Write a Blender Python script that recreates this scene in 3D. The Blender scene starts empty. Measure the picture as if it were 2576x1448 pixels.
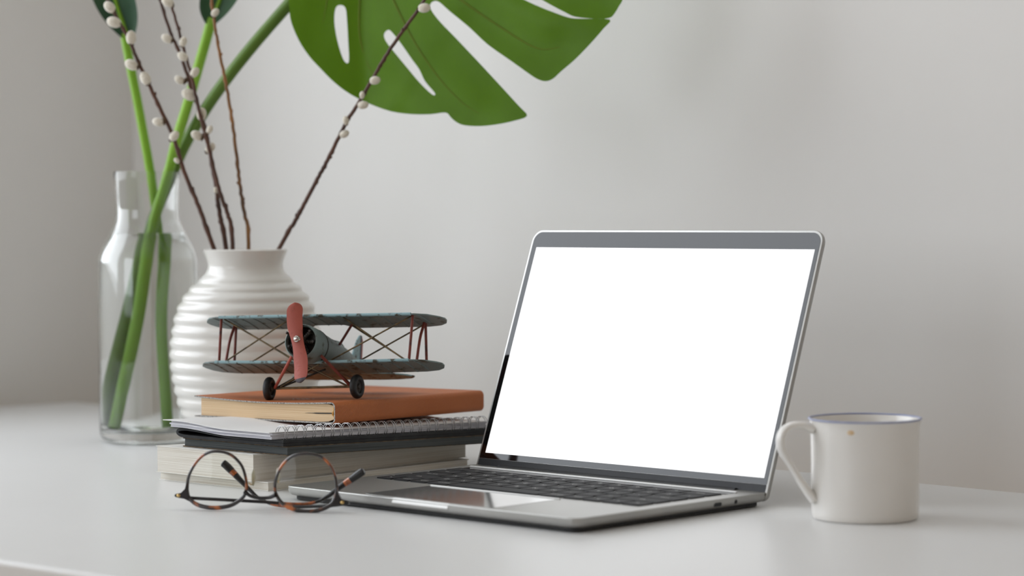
import bpy, bmesh, math, random
from mathutils import Vector, Matrix
from mathutils.geometry import delaunay_2d_cdt
random.seed(7)
S = 0.001                      # everything below is written in millimetres
scene = bpy.context.scene
C = scene.collection
R = math.radians

# ------------------------------------------------------------------ camera
F_PX, CAM_H, PITCH, ROLL = 6083.0, 217.9, 0.03096, 0.00555
cp, sp, cr, sr = math.cos(PITCH), math.sin(PITCH), math.cos(ROLL), math.sin(ROLL)
cam_right = Vector((cr, -sr * sp, -sr * cp))
cam_up = Vector((sr, cr * sp, cr * cp))
cam_fwd = Vector((0, cp, -sp))
cd = bpy.data.cameras.new('camera')
cam = bpy.data.objects.new('camera', cd)
C.objects.link(cam)
m = Matrix.Identity(4)
for i in range(3):
    m[i][0], m[i][1], m[i][2] = cam_right[i], cam_up[i], -cam_fwd[i]
m[2][3] = CAM_H * S
cam.matrix_world = m
cd.sensor_fit = 'HORIZONTAL'
cd.sensor_width = 36
cd.lens = F_PX / 2576 * 36
cd.clip_start = 0.02
cd.dof.use_dof = True
cd.dof.focus_distance = 1.93
cd.dof.aperture_fstop = 5.0
scene.camera = cam

# ------------------------------------------------------------------ world, daylight, exposure
world = bpy.data.worlds.new('daylight')
scene.world = world
world.use_nodes = True
wn = world.node_tree.nodes
wn['Background'].inputs[0].default_value = (0.80, 0.89, 1.0, 1)
wn['Background'].inputs[1].default_value = 3.0
scene.view_settings.view_transform = 'Standard'
scene.view_settings.look = 'None'
scene.view_settings.gamma = 1
scene.view_settings.use_curve_mapping = False
EXPOSURE = -0.57
scene.view_settings.exposure = EXPOSURE
scene.cycles.use_denoising = True
scene.cycles.max_bounces = 24
scene.cycles.transmission_bounces = 20
scene.cycles.diffuse_bounces = 6
scene.cycles.glossy_bounces = 6
scene.cycles.transparent_max_bounces = 16
scene.cycles.sample_clamp_indirect = 8
scene.cycles.caustics_reflective = False

# room corner and wall directions (plan view)
CORNER = Vector((-462, 2960, 0))
WB = Vector((0.690, -0.724, 0)).normalized()      # along the back wall, to the right
WL = Vector((-0.707, -0.707, 0)).normalized()     # along the left wall, towards the camera
FLOOR_Z, CEIL_Z = -740.0, 1900.0
WIN_A, WIN_B, WIN_Z0, WIN_Z1 = 420.0, 2020.0, 170.0, 1620.0   # the window in the left wall
WALL_T = 120.0
win_n = Vector((-WL.y, WL.x, 0))                  # outward? fixed below
if win_n.dot(WB) > 0:
    win_n = -win_n                                 # outward normal of the left wall
back_n = Vector((WB.y, -WB.x, 0))
if back_n.dot(WL) > 0:
    back_n = -back_n                               # outward normal of the back wall
BACK_L, LEFT_L = 4300.0, 4300.0
FILL_A, FILL_B, FILL_Z0, FILL_Z1 = 250.0, 1850.0, 200.0, 1700.0  # unseen window added behind the camera for fill light


def window_light(name, o, along, outward, a, b_, z0, z1, energy, color):
    """daylight entering by a window: a soft panel outside its pane"""
    ld = bpy.data.lights.new(name, 'AREA')
    ld.shape = 'RECTANGLE'
    ld.size = (b_ - a) * S * 1.05
    ld.size_y = (z1 - z0) * S * 1.05
    ld.energy = energy
    ld.color = color
    lo = bpy.data.objects.new(name, ld)
    C.objects.link(lo)
    wc = o + along * ((a + b_) / 2) + outward * (WALL_T + 40)
    zax, yax = outward, Vector((0, 0, 1))          # area lights shine along -Z
    xax = yax.cross(zax)
    lm = Matrix.Identity(4)
    for i in range(3):
        lm[i][0], lm[i][1], lm[i][2] = xax[i], yax[i], zax[i]
    lm[0][3], lm[1][3], lm[2][3] = wc.x * S, wc.y * S, (z0 + z1) / 2 * S
    lo.matrix_world = lm


window_light('window_daylight', CORNER, WL, win_n, WIN_A, WIN_B, WIN_Z0, WIN_Z1, 38, (0.95, 0.97, 1.0))
window_light('front_fill_light', CORNER + WL * LEFT_L, WB, -back_n, FILL_A, FILL_B, FILL_Z0, FILL_Z1, 25, (0.98, 0.98, 1.0))  # fill lamp added outside the made-up front window


# ------------------------------------------------------------------ helpers
def ray(px, py):
    x, u = (px - 1288) / F_PX, (724 - py) / F_PX
    d = cam_right * x + cam_up * u + cam_fwd
    return d


def aty(px, py, y):
    """point at plan depth y (mm) that the photograph shows at that pixel"""
    d = ray(px, py)
    return Vector((0, 0, CAM_H)) + d * (y / d.y)


class MB:
    """collects shapes, in millimetres, and links them as one mesh object"""

    def __init__(s):
        s.v, s.f, s.m = [], [], []
        s.cur = 0

    def add(s, vs, fs):
        o = len(s.v)
        s.v += [tuple(p) for p in vs]
        for f in fs:
            s.f.append([i + o for i in f])
            s.m.append(s.cur)
        return s

    def box(s, x0, x1, y0, y1, z0, z1, M=None):
        vs = [Vector((x, y, z)) for z in (z0, z1) for y in (y0, y1) for x in (x0, x1)]
        if M is not None:
            vs = [M @ p for p in vs]
        return s.add(vs, [(0, 2, 3, 1), (4, 5, 7, 6), (0, 1, 5, 4), (2, 6, 7, 3), (0, 4, 6, 2), (1, 3, 7, 5)])

    def prism(s, pts, z0, z1, M=None, axis='z'):
        """extrude an outline (list of 2D points); axis says which way"""
        n = len(pts)
        vs = []
        for h in (z0, z1):
            for p in pts:
                if axis == 'z':
                    q = Vector((p[0], p[1], h))
                elif axis == 'y':
                    q = Vector((p[0], h, p[1]))
                else:
                    q = Vector((h, p[0], p[1]))
                vs.append(M @ q if M is not None else q)
        fs = [list(range(n)), list(range(n, 2 * n))[::-1]]
        for i in range(n):
            j = (i + 1) % n
            fs.append([i, i + n, j + n, j])
        return s.add(vs, fs)

    def tube(s, path, rad, n=10, closed=False, flat=1.0, cap=True):
        path = [Vector(p) for p in path]
        if not isinstance(rad, (list, tuple)):
            rad = [rad] * len(path)
        k = len(path)
        vs, up = [], None
        for i, p in enumerate(path):
            if closed:
                t = path[(i + 1) % k] - path[i - 1]
            else:
                t = path[min(i + 1, k - 1)] - path[max(i - 1, 0)]
            t = t.normalized() if t.length > 1e-9 else Vector((0, 0, 1))
            if up is None:
                a = Vector((0, 0, 1)) if abs(t.z) < 0.9 else Vector((0, 1, 0))
                up = (a - t * a.dot(t)).normalized()
            else:
                up = (up - t * up.dot(t)).normalized()
            sd = t.cross(up)
            for j in range(n):
                a = 2 * math.pi * j / n
                vs.append(p + (up * math.cos(a) + sd * math.sin(a) * flat) * rad[i])
        fs = []
        for i in range(k if closed else k - 1):
            i2 = (i + 1) % k
            for j in range(n):
                j2 = (j + 1) % n
                fs.append([i * n + j, i * n + j2, i2 * n + j2, i2 * n + j])
        if not closed and cap:
            fs.append(list(range(n))[::-1])
            fs.append(list(range((k - 1) * n, k * n)))
        return s.add(vs, fs)

    def lathe(s, prof, n=48, M=None, close=False):
        """profile of (r, z) turned about z; close=True joins its ends"""
        vs, fs, rows = [], [], []
        for r, z in prof:
            if r < 1e-6:
                rows.append([len(vs)])
                vs.append(Vector((0, 0, z)))
            else:
                rows.append(list(range(len(vs), len(vs) + n)))
                vs += [Vector((r * math.cos(2 * math.pi * j / n), r * math.sin(2 * math.pi * j / n), z)) for j in range(n)]
        pr = list(zip(rows, rows[1:])) + ([(rows[-1], rows[0])] if close else [])
        for a, b in pr:
            for j in range(n):
                j2 = (j + 1) % n
                if len(a) == 1 and len(b) == 1:
                    continue
                if len(a) == 1:
                    fs.append([a[0], b[j2], b[j]])
                elif len(b) == 1:
                    fs.append([a[j], a[j2], b[0]])
                else:
                    fs.append([a[j], a[j2], b[j2], b[j]])
        if M is not None:
            vs = [M @ p for p in vs]
        return s.add(vs, fs)

    def ball(s, c, r, n=12, k=7, M=None):
        rx, ry, rz = (r, r, r) if not isinstance(r, (tuple, list)) else r
        vs, fs = [], []
        for i in range(k + 1):
            th = math.pi * i / k
            for j in range(n):
                a = 2 * math.pi * j / n
                q = Vector((rx * math.sin(th) * math.cos(a), ry * math.sin(th) * math.sin(a), rz * math.cos(th)))
                if M is not None:
                    q = M @ q
                vs.append(q + Vector(c))
        for i in range(k):
            for j in range(n):
                j2 = (j + 1) % n
                fs.append([i * n + j, (i + 1) * n + j, (i + 1) * n + j2, i * n + j2])
        return s.add(vs, fs)

    def build(s, name, mat, parent=None, smooth=40, bevel=0, seg=2, weld=True):
        me = bpy.data.meshes.new(name)
        me.from_pydata([(a * S, b * S, c * S) for a, b, c in s.v], [], s.f)
        mats = mat if isinstance(mat, (list, tuple)) else [mat]
        for q in mats:
            me.materials.append(q)
        bm = bmesh.new()
        bm.from_mesh(me)
        for fc, mi in zip(bm.faces, s.m):
            fc.material_index = mi
        if weld:
            bmesh.ops.remove_doubles(bm, verts=bm.verts, dist=1e-7)
        bmesh.ops.dissolve_degenerate(bm, edges=bm.edges, dist=1e-8)
        bmesh.ops.recalc_face_normals(bm, faces=bm.faces)
        bm.to_mesh(me)
        bm.free()
        if smooth:
            me.polygons.foreach_set('use_smooth', [True] * len(me.polygons))
            me.set_sharp_from_angle(angle=R(smooth))
        o = bpy.data.objects.new(name, me)
        C.objects.link(o)
        if parent is not None:
            o.parent = parent
        if bevel:
            b = o.modifiers.new('bevel', 'BEVEL')
            b.width = bevel * S
            b.segments = seg
            b.limit_method = 'ANGLE'
            b.angle_limit = R(35)
        return o


def thing(name, label, cat, loc=(0, 0, 0), rot=None, group=None):
    o = bpy.data.objects.new(name, None)
    C.objects.link(o)
    o.empty_display_size = 0.02
    M = (rot.to_4x4() if rot is not None else Matrix.Identity(4))
    M = M.copy()
    M.translation = Vector(loc) * S
    o.matrix_world = M
    return tag(o, label, cat, group)


def tag(o, label, cat, group=None, kind=None):
    o['label'] = label
    o['category'] = cat
    if group:
        o['group'] = group
    if kind:
        o['kind'] = kind
    return o


def struct(o):
    o['kind'] = 'structure'
    return o


def shared(o, name, parent, M=None):
    """another object on the same mesh"""
    c = bpy.data.objects.new(name, o.data)
    C.objects.link(c)
    c.parent = parent
    if M is not None:
        c.matrix_local = M
    return c


def smooth_path(pts, n=8):
    """Catmull-Rom through the points"""
    pts = [Vector(p) for p in pts]
    P = [pts[0] * 2 - pts[1]] + pts + [pts[-1] * 2 - pts[-2]]
    out = []
    for i in range(1, len(P) - 2):
        a, b, c, d = P[i - 1:i + 3]
        for k in range(n):
            t = k / n
            out.append(0.5 * ((2 * b) + (c - a) * t + (2 * a - 5 * b + 4 * c - d) * t * t + (3 * b - a - 3 * c + d) * t ** 3))
    out.append(pts[-1])
    return out


def smooth_loop(pts, n=6):
    pts = [Vector(p) for p in pts]
    k = len(pts)
    out = []
    for i in range(k):
        a, b, c, d = pts[i - 1], pts[i], pts[(i + 1) % k], pts[(i + 2) % k]
        for q in range(n):
            t = q / n
            out.append(0.5 * ((2 * b) + (c - a) * t + (2 * a - 5 * b + 4 * c - d) * t * t + (3 * b - a - 3 * c + d) * t ** 3))
    return out


def round_rect(x0, x1, y0, y1, r, n=6):
    """outline of a rectangle with rounded corners; r is one radius or four (x0y0, x1y0, x1y1, x0y1)"""
    rs = r if isinstance(r, (list, tuple)) else [r] * 4
    out = []
    for (cx, cy, a0, rr) in ((x0 + rs[0], y0 + rs[0], 180, rs[0]), (x1 - rs[1], y0 + rs[1], 270, rs[1]),
                             (x1 - rs[2], y1 - rs[2], 0, rs[2]), (x0 + rs[3], y1 - rs[3], 90, rs[3])):
        for i in range(n + 1):
            a = R(a0 + 90 * i / n)
            out.append((cx + rr * math.cos(a), cy + rr * math.sin(a)))
    return out


# ------------------------------------------------------------------ materials
def srgb(r, g, b):
    f = lambda c: (c / 255 / 12.92) if c / 255 <= 0.04045 else ((c / 255 + 0.055) / 1.055) ** 2.4
    return (f(r), f(g), f(b), 1)


def mat(name, col, rough=0.5, metal=0.0, spec=0.5, noise=None, bump=None, coat=0, trans=0, ior=1.5, sheen=0, scale_vec=None, sss=0):
    """noise = (scale, other colour, low, high); bump = (scale, strength)"""
    M = bpy.data.materials.new(name)
    M.use_nodes = True
    nt = M.node_tree
    b = nt.nodes['Principled BSDF']
    b.inputs['Base Color'].default_value = col
    b.inputs['Roughness'].default_value = rough
    b.inputs['Metallic'].default_value = metal
    b.inputs['Specular IOR Level'].default_value = spec
    b.inputs['IOR'].default_value = ior
    b.inputs['Coat Weight'].default_value = coat
    b.inputs['Coat Roughness'].default_value = 0.05
    b.inputs['Transmission Weight'].default_value = trans
    b.inputs['Sheen Weight'].default_value = sheen
    b.inputs['Subsurface Weight'].default_value = sss
    b.inputs['Subsurface Scale'].default_value = 0.004
    if noise or bump:
        tc = nt.nodes.new('ShaderNodeTexCoord')
        src = tc.outputs['Object']
        if scale_vec:
            mp = nt.nodes.new('ShaderNodeMapping')
            mp.inputs['Scale'].default_value = scale_vec
            nt.links.new(src, mp.inputs['Vector'])
            src = mp.outputs['Vector']
    if noise:
        nz = nt.nodes.new('ShaderNodeTexNoise')
        nz.inputs['Scale'].default_value = noise[0]
        nz.inputs['Detail'].default_value = 6
        nt.links.new(src, nz.inputs['Vector'])
        cr_ = nt.nodes.new('ShaderNodeValToRGB')
        cr_.color_ramp.elements[0].color = col
        cr_.color_ramp.elements[1].color = noise[1]
        cr_.color_ramp.elements[0].position = noise[2]
        cr_.color_ramp.elements[1].position = noise[3]
        nt.links.new(nz.outputs['Fac'], cr_.inputs['Fac'])
        nt.links.new(cr_.outputs['Color'], b.inputs['Base Color'])
    if bump:
        n2 = nt.nodes.new('ShaderNodeTexNoise')
        n2.inputs['Scale'].default_value = bump[0]
        n2.inputs['Detail'].default_value = 4
        nt.links.new(src, n2.inputs['Vector'])
        bp = nt.nodes.new('ShaderNodeBump')
        bp.inputs['Strength'].default_value = bump[1]
        bp.inputs['Distance'].default_value = 0.001
        nt.links.new(n2.outputs['Fac'], bp.inputs['Height'])
        nt.links.new(bp.outputs['Normal'], b.inputs['Normal'])
    return M


def pages(name, col, dark, freq, contrast=1.0, rough=0.8):
    """edges of stacked paper: fine lines across z that wander a little"""
    M = mat(name, col, rough, spec=0.2)
    nt = M.node_tree
    b = nt.nodes['Principled BSDF']
    tc = nt.nodes.new('ShaderNodeTexCoord')
    mp = nt.nodes.new('ShaderNodeMapping')
    mp.inputs['Scale'].default_value = (8, 8, freq)
    nt.links.new(tc.outputs['Object'], mp.inputs['Vector'])
    nz = nt.nodes.new('ShaderNodeTexNoise')
    nz.inputs['Scale'].default_value = 1.0
    nz.inputs['Detail'].default_value = 5
    nt.links.new(mp.outputs['Vector'], nz.inputs['Vector'])
    rp = nt.nodes.new('ShaderNodeValToRGB')
    rp.color_ramp.elements[0].color = dark
    rp.color_ramp.elements[1].color = col
    rp.color_ramp.elements[0].position = 0.5 - 0.2 * contrast - 0.05
    rp.color_ramp.elements[1].position = 0.56
    nt.links.new(nz.outputs['Fac'], rp.inputs['Fac'])
    nt.links.new(rp.outputs['Color'], b.inputs['Base Color'])
    bp = nt.nodes.new('ShaderNodeBump')
    bp.inputs['Strength'].default_value = 0.25
    bp.inputs['Distance'].default_value = 0.0006
    nt.links.new(nz.outputs['Fac'], bp.inputs['Height'])
    nt.links.new(bp.outputs['Normal'], b.inputs['Normal'])
    return M


def thin_glass(name, tint=(1, 1, 1, 1), ior=1.45):
    M = bpy.data.materials.new(name)
    M.use_nodes = True
    nt = M.node_tree
    nt.nodes.remove(nt.nodes['Principled BSDF'])
    out = nt.nodes['Material Output']
    t = nt.nodes.new('ShaderNodeBsdfTransparent')
    t.inputs[0].default_value = tint
    g = nt.nodes.new('ShaderNodeBsdfGlossy')
    g.inputs['Roughness'].default_value = 0.02
    # Schlick reflectance, the same from both sides of each surface
    lw = nt.nodes.new('ShaderNodeLayerWeight')
    lw.inputs['Blend'].default_value = 0.5
    pw = nt.nodes.new('ShaderNodeMath')
    pw.operation = 'POWER'
    pw.inputs[1].default_value = 5
    nt.links.new(lw.outputs['Facing'], pw.inputs[0])
    fr = nt.nodes.new('ShaderNodeMath')
    fr.operation = 'MULTIPLY_ADD'
    fr.inputs[1].default_value = 0.96
    fr.inputs[2].default_value = ((ior - 1) / (ior + 1)) ** 2
    nt.links.new(pw.outputs[0], fr.inputs[0])
    mx = nt.nodes.new('ShaderNodeMixShader')
    nt.links.new(fr.outputs[0], mx.inputs[0])
    nt.links.new(t.outputs[0], mx.inputs[1])
    nt.links.new(g.outputs[0], mx.inputs[2])
    nt.links.new(mx.outputs[0], out.inputs[0])
    return M


def refractive(name, col, ior):
    M = bpy.data.materials.new(name)
    M.use_nodes = True
    nt = M.node_tree
    nt.nodes.remove(nt.nodes['Principled BSDF'])
    g = nt.nodes.new('ShaderNodeBsdfGlass')
    g.inputs['Color'].default_value = col
    g.inputs['Roughness'].default_value = 0.0
    g.inputs['IOR'].default_value = ior
    nt.links.new(g.outputs[0], nt.nodes['Material Output'].inputs[0])
    return M


def leafy(name, col, col2, transl=0.3, rough=0.42, scale=14, stretch=(1, 1, 1)):
    M = mat(name, col, rough, spec=0.28, noise=(scale, col2, 0.35, 0.68), scale_vec=stretch)
    nt = M.node_tree
    b = nt.nodes['Principled BSDF']
    tr = nt.nodes.new('ShaderNodeBsdfTranslucent')
    mx = nt.nodes.new('ShaderNodeMixShader')
    mx.inputs[0].default_value = transl
    src = b.inputs['Base Color'].links[0].from_socket
    nt.links.new(src, tr.inputs['Color'])
    nt.links.new(b.outputs[0], mx.inputs[1])
    nt.links.new(tr.outputs[0], mx.inputs[2])
    nt.links.new(mx.outputs[0], nt.nodes['Material Output'].inputs[0])
    return M


WALL = mat('wall_paint', srgb(226, 224, 221), 0.9, spec=0.2, noise=(1.7, srgb(221, 219, 215), 0.35, 0.7), bump=(160, 0.03))
WALLW = mat('warm_wall_paint', srgb(228, 210, 188), 0.9, spec=0.2, noise=(1.7, srgb(222, 203, 180), 0.35, 0.7), bump=(160, 0.03))
CEILP = mat('ceiling_paint', srgb(236, 235, 232), 0.9, spec=0.2, noise=(2, srgb(231, 230, 227), 0.3, 0.7))
FLOORM = mat('floor_boards', srgb(206, 184, 156), 0.5, noise=(6, srgb(186, 162, 132), 0.35, 0.65), scale_vec=(1, 8, 1))
LAMINATE = mat('white_laminate', srgb(224, 224, 223), 0.33, spec=0.4, noise=(3, srgb(220, 220, 219), 0.3, 0.7))
LEGWHITE = mat('white_lacquer', srgb(215, 214, 210), 0.4, noise=(5, srgb(208, 207, 203), 0.3, 0.7))
ALU = mat('aluminium', srgb(170, 169, 165), 0.38, metal=0.9, bump=(2500, 0.02), noise=(30, srgb(165, 164, 161), 0.3, 0.7))
HILITE = mat('painted_highlight', srgb(238, 238, 236), 0.5, metal=0.2, noise=(30, srgb(232, 232, 230), 0.3, 0.7))  # near-white that paints highlights onto the laptop
GAP_DARK = mat('painted_shadow_gap', srgb(22, 22, 23), 0.6, noise=(40, srgb(28, 28, 29), 0.3, 0.7))  # near-black standing in for shade in gaps and openings
WELL = mat('keyboard_well', srgb(120, 119, 116), 0.6, metal=0.6, noise=(80, srgb(110, 109, 106), 0.3, 0.7))
KEYM = mat('key_black', srgb(30, 30, 32), 0.6, spec=0.22, noise=(80, srgb(34, 34, 36), 0.3, 0.7))
LEGEND = mat('key_legend', srgb(190, 190, 188), 0.6, noise=(80, srgb(180, 180, 178), 0.3, 0.7))
PADM = mat('trackpad_glass', srgb(178, 178, 175), 0.10, metal=0.75, spec=0.6, noise=(30, srgb(174, 174, 171), 0.3, 0.7))
BEZEL = mat('bezel_glass', srgb(14, 14, 15), 0.04, spec=0.45, noise=(10, srgb(16, 16, 17), 0.3, 0.7))
HINGEB = mat('hinge_band', srgb(40, 41, 43), 0.5, spec=0.28, noise=(40, srgb(50, 51, 53), 0.3, 0.7))
SCREEN = bpy.data.materials.new('lit_screen')
SCREEN.use_nodes = True
_b = SCREEN.node_tree.nodes['Principled BSDF']
_b.inputs['Base Color'].default_value = (0.02, 0.02, 0.02, 1)
_b.inputs['Roughness'].default_value = 0.1
_b.inputs['Emission Color'].default_value = (1, 1, 1, 1)
_b.inputs['Emission Strength'].default_value = 1.02 / 2 ** EXPOSURE
CERAMIC = mat('white_glaze', srgb(219, 217, 212), 0.16, spec=0.5, noise=(9, srgb(216, 212, 204), 0.4, 0.75), bump=(90, 0.03))
ENAMEL = mat('mug_glaze', srgb(226, 223, 218), 0.22, spec=0.5, noise=(12, srgb(220, 216, 209), 0.45, 0.8))
RIMBLUE = mat('mug_rim_blue', srgb(140, 146, 176), 0.3, noise=(60, srgb(160, 164, 186), 0.35, 0.7))
STAIN = mat('rust_stain', srgb(208, 174, 130), 0.5, noise=(300, srgb(218, 196, 164), 0.35, 0.7))
GLASS = refractive('clear_glass', (0.992, 0.998, 0.996, 1), 1.40)
WATER = refractive('clear_water', (0.996, 1.0, 0.998, 1), 1.333)
PANE = thin_glass('window_glass')
LENS = thin_glass('spectacle_lens', (0.96, 0.965, 0.955, 1), 1.2)
STEMG = leafy('stem_green', srgb(150, 196, 70), srgb(128, 176, 52), 0.2, 0.4, 20, (1, 1, 0.25))
STEMD = leafy('stem_dark_green', srgb(102, 134, 52), srgb(82, 112, 38), 0.12, 0.42, 20, (1, 1, 0.25))
LEAFG = leafy('monstera_green', srgb(98, 142, 16), srgb(112, 158, 34), 0.32, 0.4, 13, (1, 1, 0.6))
VEING = leafy('vein_green', srgb(116, 138, 36), srgb(104, 128, 30), 0.25, 0.45, 20)
LEAFD = leafy('young_leaf_green', srgb(52, 84, 62), srgb(70, 104, 72), 0.15, 0.4, 22)
BARK = mat('willow_bark', srgb(94, 60, 44), 0.6, noise=(45, srgb(64, 42, 32), 0.35, 0.7), bump=(500, 0.3))
BARKO = mat('willow_bark_ochre', srgb(150, 104, 56), 0.6, noise=(30, srgb(84, 60, 40), 0.4, 0.65), bump=(500, 0.3))
CATKIN = mat('catkin_fur', srgb(226, 220, 206), 0.95, spec=0.1, sheen=0.6, noise=(300, srgb(206, 198, 180), 0.4, 0.7), bump=(900, 0.4))
CATCAP = mat('catkin_scale', srgb(92, 70, 46), 0.6, noise=(200, srgb(70, 50, 34), 0.4, 0.7))


def leather(name, a, b_):
    """orange book cloth: woven diagonal grain"""
    M = mat(name, a, 0.55, spec=0.35, noise=(7, b_, 0.4, 0.75))
    nt = M.node_tree
    b = nt.nodes['Principled BSDF']
    tc = nt.nodes.new('ShaderNodeTexCoord')
    hs = []
    for rot in (0.6, -0.9):
        mp = nt.nodes.new('ShaderNodeMapping')
        mp.inputs['Rotation'].default_value = (0.5, rot * 0.4, rot)
        nt.links.new(tc.outputs['Object'], mp.inputs['Vector'])
        wv = nt.nodes.new('ShaderNodeTexWave')
        wv.inputs['Scale'].default_value = 260
        wv.inputs['Distortion'].default_value = 0.6
        nt.links.new(mp.outputs['Vector'], wv.inputs['Vector'])
        hs.append(wv)
    mu = nt.nodes.new('ShaderNodeMath')
    mu.operation = 'MULTIPLY'
    nt.links.new(hs[0].outputs['Fac'], mu.inputs[0])
    nt.links.new(hs[1].outputs['Fac'], mu.inputs[1])
    bp = nt.nodes.new('ShaderNodeBump')
    bp.inputs['Strength'].default_value = 0.55
    bp.inputs['Distance'].default_value = 0.0007
    nt.links.new(mu.outputs[0], bp.inputs['Height'])
    nt.links.new(bp.outputs['Normal'], b.inputs['Normal'])
    return M


ORANGE = leather('orange_leather', srgb(190, 112, 64), srgb(178, 98, 50))
ORANGE_EDGE = mat('grey_cover_core', srgb(176, 174, 170), 0.85, noise=(700, srgb(110, 108, 106), 0.45, 0.62), bump=(900, 0.3))
CREAM = pages('cream_pages', srgb(226, 200, 164), srgb(206, 172, 132), 1600, 0.7)
HEADBAND = mat('headband_yellow', srgb(214, 160, 70), 0.7, noise=(500, srgb(184, 126, 44), 0.4, 0.6), bump=(900, 0.4))
MARK = mat('silver_print', srgb(205, 190, 184), 0.5, noise=(300, srgb(190, 160, 146), 0.4, 0.7))
PAPERW = pages('white_pages', srgb(226, 226, 230), srgb(160, 160, 172), 1100, 0.8)
COVERW = mat('white_card', srgb(228, 227, 226), 0.6, spec=0.3, noise=(20, srgb(222, 221, 219), 0.3, 0.7))
WIRE = mat('ring_wire', srgb(170, 170, 170), 0.28, metal=1.0, noise=(60, srgb(180, 180, 182), 0.3, 0.7))
BLACKB = mat('black_foam_board', srgb(52, 53, 54), 0.75, spec=0.15, noise=(90, srgb(60, 61, 62), 0.35, 0.7), bump=(1200, 0.1))
DARKPG = pages('dark_pages', srgb(82, 86, 86), srgb(46, 48, 49), 1500, 1.0)
TANCOV = mat('tan_worn_cover', srgb(98, 80, 56), 0.8, noise=(160, srgb(52, 44, 36), 0.4, 0.65), bump=(700, 0.3))
OLDPG = pages('aged_pages', srgb(222, 218, 208), srgb(196, 188, 174), 1300, 0.8)
OLDCOV = mat('aged_white_cover', srgb(222, 220, 214), 0.65, noise=(40, srgb(206, 200, 186), 0.5, 0.8))


def painted_tin(name, a, worn, rough=0.5, lo=0.56, hi=0.68, scale=120):
    return mat(name, a, rough, spec=0.4, noise=(scale, worn, lo, hi), bump=(500, 0.25))


TIN = painted_tin('blue_grey_tin', srgb(112, 126, 124), srgb(62, 62, 52))
TINB = painted_tin('light_blue_tin', srgb(140, 170, 176), srgb(74, 70, 56), lo=0.52, hi=0.62, scale=170)
TINR = painted_tin('red_tin', srgb(160, 78, 64), srgb(104, 50, 42), lo=0.62, hi=0.78)
TINRD = painted_tin('dark_red_tin', srgb(116, 52, 40), srgb(66, 36, 30))
BRASS = mat('aged_brass_rod', srgb(122, 102, 72), 0.45, metal=0.5, noise=(160, srgb(70, 62, 46), 0.4, 0.65), bump=(700, 0.3))
DARKMETAL = mat('dark_engine_metal', srgb(62, 54, 46), 0.5, metal=0.4, noise=(180, srgb(28, 26, 24), 0.4, 0.6), bump=(600, 0.4))
STEEL = mat('steel_nut', srgb(205, 203, 196), 0.25, metal=1.0, noise=(300, srgb(90, 84, 74), 0.55, 0.75))
RUBBER = mat('black_rubber', srgb(26, 26, 27), 0.5, spec=0.4, noise=(200, srgb(36, 36, 37), 0.4, 0.7), bump=(600, 0.15))
TIPDARK = painted_tin('dark_tip_paint', srgb(62, 54, 60), srgb(40, 34, 36))
STRIPEB = painted_tin('dark_blue_tin', srgb(62, 78, 92), srgb(50, 54, 56))


def tortoise(name):
    M = mat(name, srgb(30, 20, 20), 0.12, spec=0.6, coat=0.5, noise=(75, srgb(190, 104, 40), 0.54, 0.68))
    M.node_tree.nodes['Noise Texture'].inputs['Detail'].default_value = 1.5
    return M


TORT = tortoise('tortoiseshell')
ACETB = mat('black_acetate', srgb(22, 20, 22), 0.22, spec=0.4, coat=0.1, noise=(60, srgb(34, 28, 28), 0.4, 0.7))
AMBER = mat('amber_acetate', srgb(178, 92, 36), 0.15, spec=0.6, coat=0.5, noise=(180, srgb(90, 44, 24), 0.45, 0.65))
GOLD = mat('gold_rivet', srgb(206, 176, 120), 0.3, metal=1.0, noise=(200, srgb(180, 150, 96), 0.4, 0.7))
PADCLEAR = mat('nose_pad', srgb(214, 208, 180), 0.2, spec=0.5, trans=0.5, noise=(60, srgb(204, 198, 170), 0.3, 0.7))

# ------------------------------------------------------------------ the room
def wall_M(o, d, n):
    """frame with x along the wall, y outward, z up"""
    M = Matrix.Identity(4)
    for i in range(3):
        M[i][0], M[i][1], M[i][2], M[i][3] = d[i], n[i], (0, 0, 1)[i], o[i]
    return M


cornR = CORNER + WB * BACK_L
cornF = CORNER + WL * LEFT_L
cornX = cornR + WL * LEFT_L
MBk = wall_M(CORNER, WB, back_n)
MLf = wall_M(CORNER, WL, win_n)
MRt = wall_M(cornR, WL, -win_n)
MFr = wall_M(cornF, WB, -back_n)
struct(MB().box(-WALL_T, BACK_L + WALL_T, 0, WALL_T, FLOOR_Z, CEIL_Z, MBk).build('wall_back', WALL, smooth=0))
w = MB()
w.box(0, WIN_A, 0, WALL_T, FLOOR_Z, CEIL_Z, MLf)
w.box(WIN_B, LEFT_L, 0, WALL_T, FLOOR_Z, CEIL_Z, MLf)
w.box(WIN_A, WIN_B, 0, WALL_T, FLOOR_Z, WIN_Z0, MLf)
w.box(WIN_A, WIN_B, 0, WALL_T, WIN_Z1, CEIL_Z, MLf)
struct(w.build('wall_left', WALL, smooth=0))
struct(MB().box(0, LEFT_L, 0, WALL_T, FLOOR_Z, CEIL_Z, MRt).build('wall_right', WALLW, smooth=0))
w = MB()
w.box(-WALL_T, FILL_A, 0, WALL_T, FLOOR_Z, CEIL_Z, MFr)
w.box(FILL_B, BACK_L + WALL_T, 0, WALL_T, FLOOR_Z, CEIL_Z, MFr)
w.box(FILL_A, FILL_B, 0, WALL_T, FLOOR_Z, FILL_Z0, MFr)
w.box(FILL_A, FILL_B, 0, WALL_T, FILL_Z1, CEIL_Z, MFr)
struct(w.build('wall_front', WALL, smooth=0))
plan = [CORNER + WB * -200 + WL * -200, cornR + WB * 200 + WL * -200, cornX + WB * 200 + WL * 200, cornF - WB * 200 + WL * 200]
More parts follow.
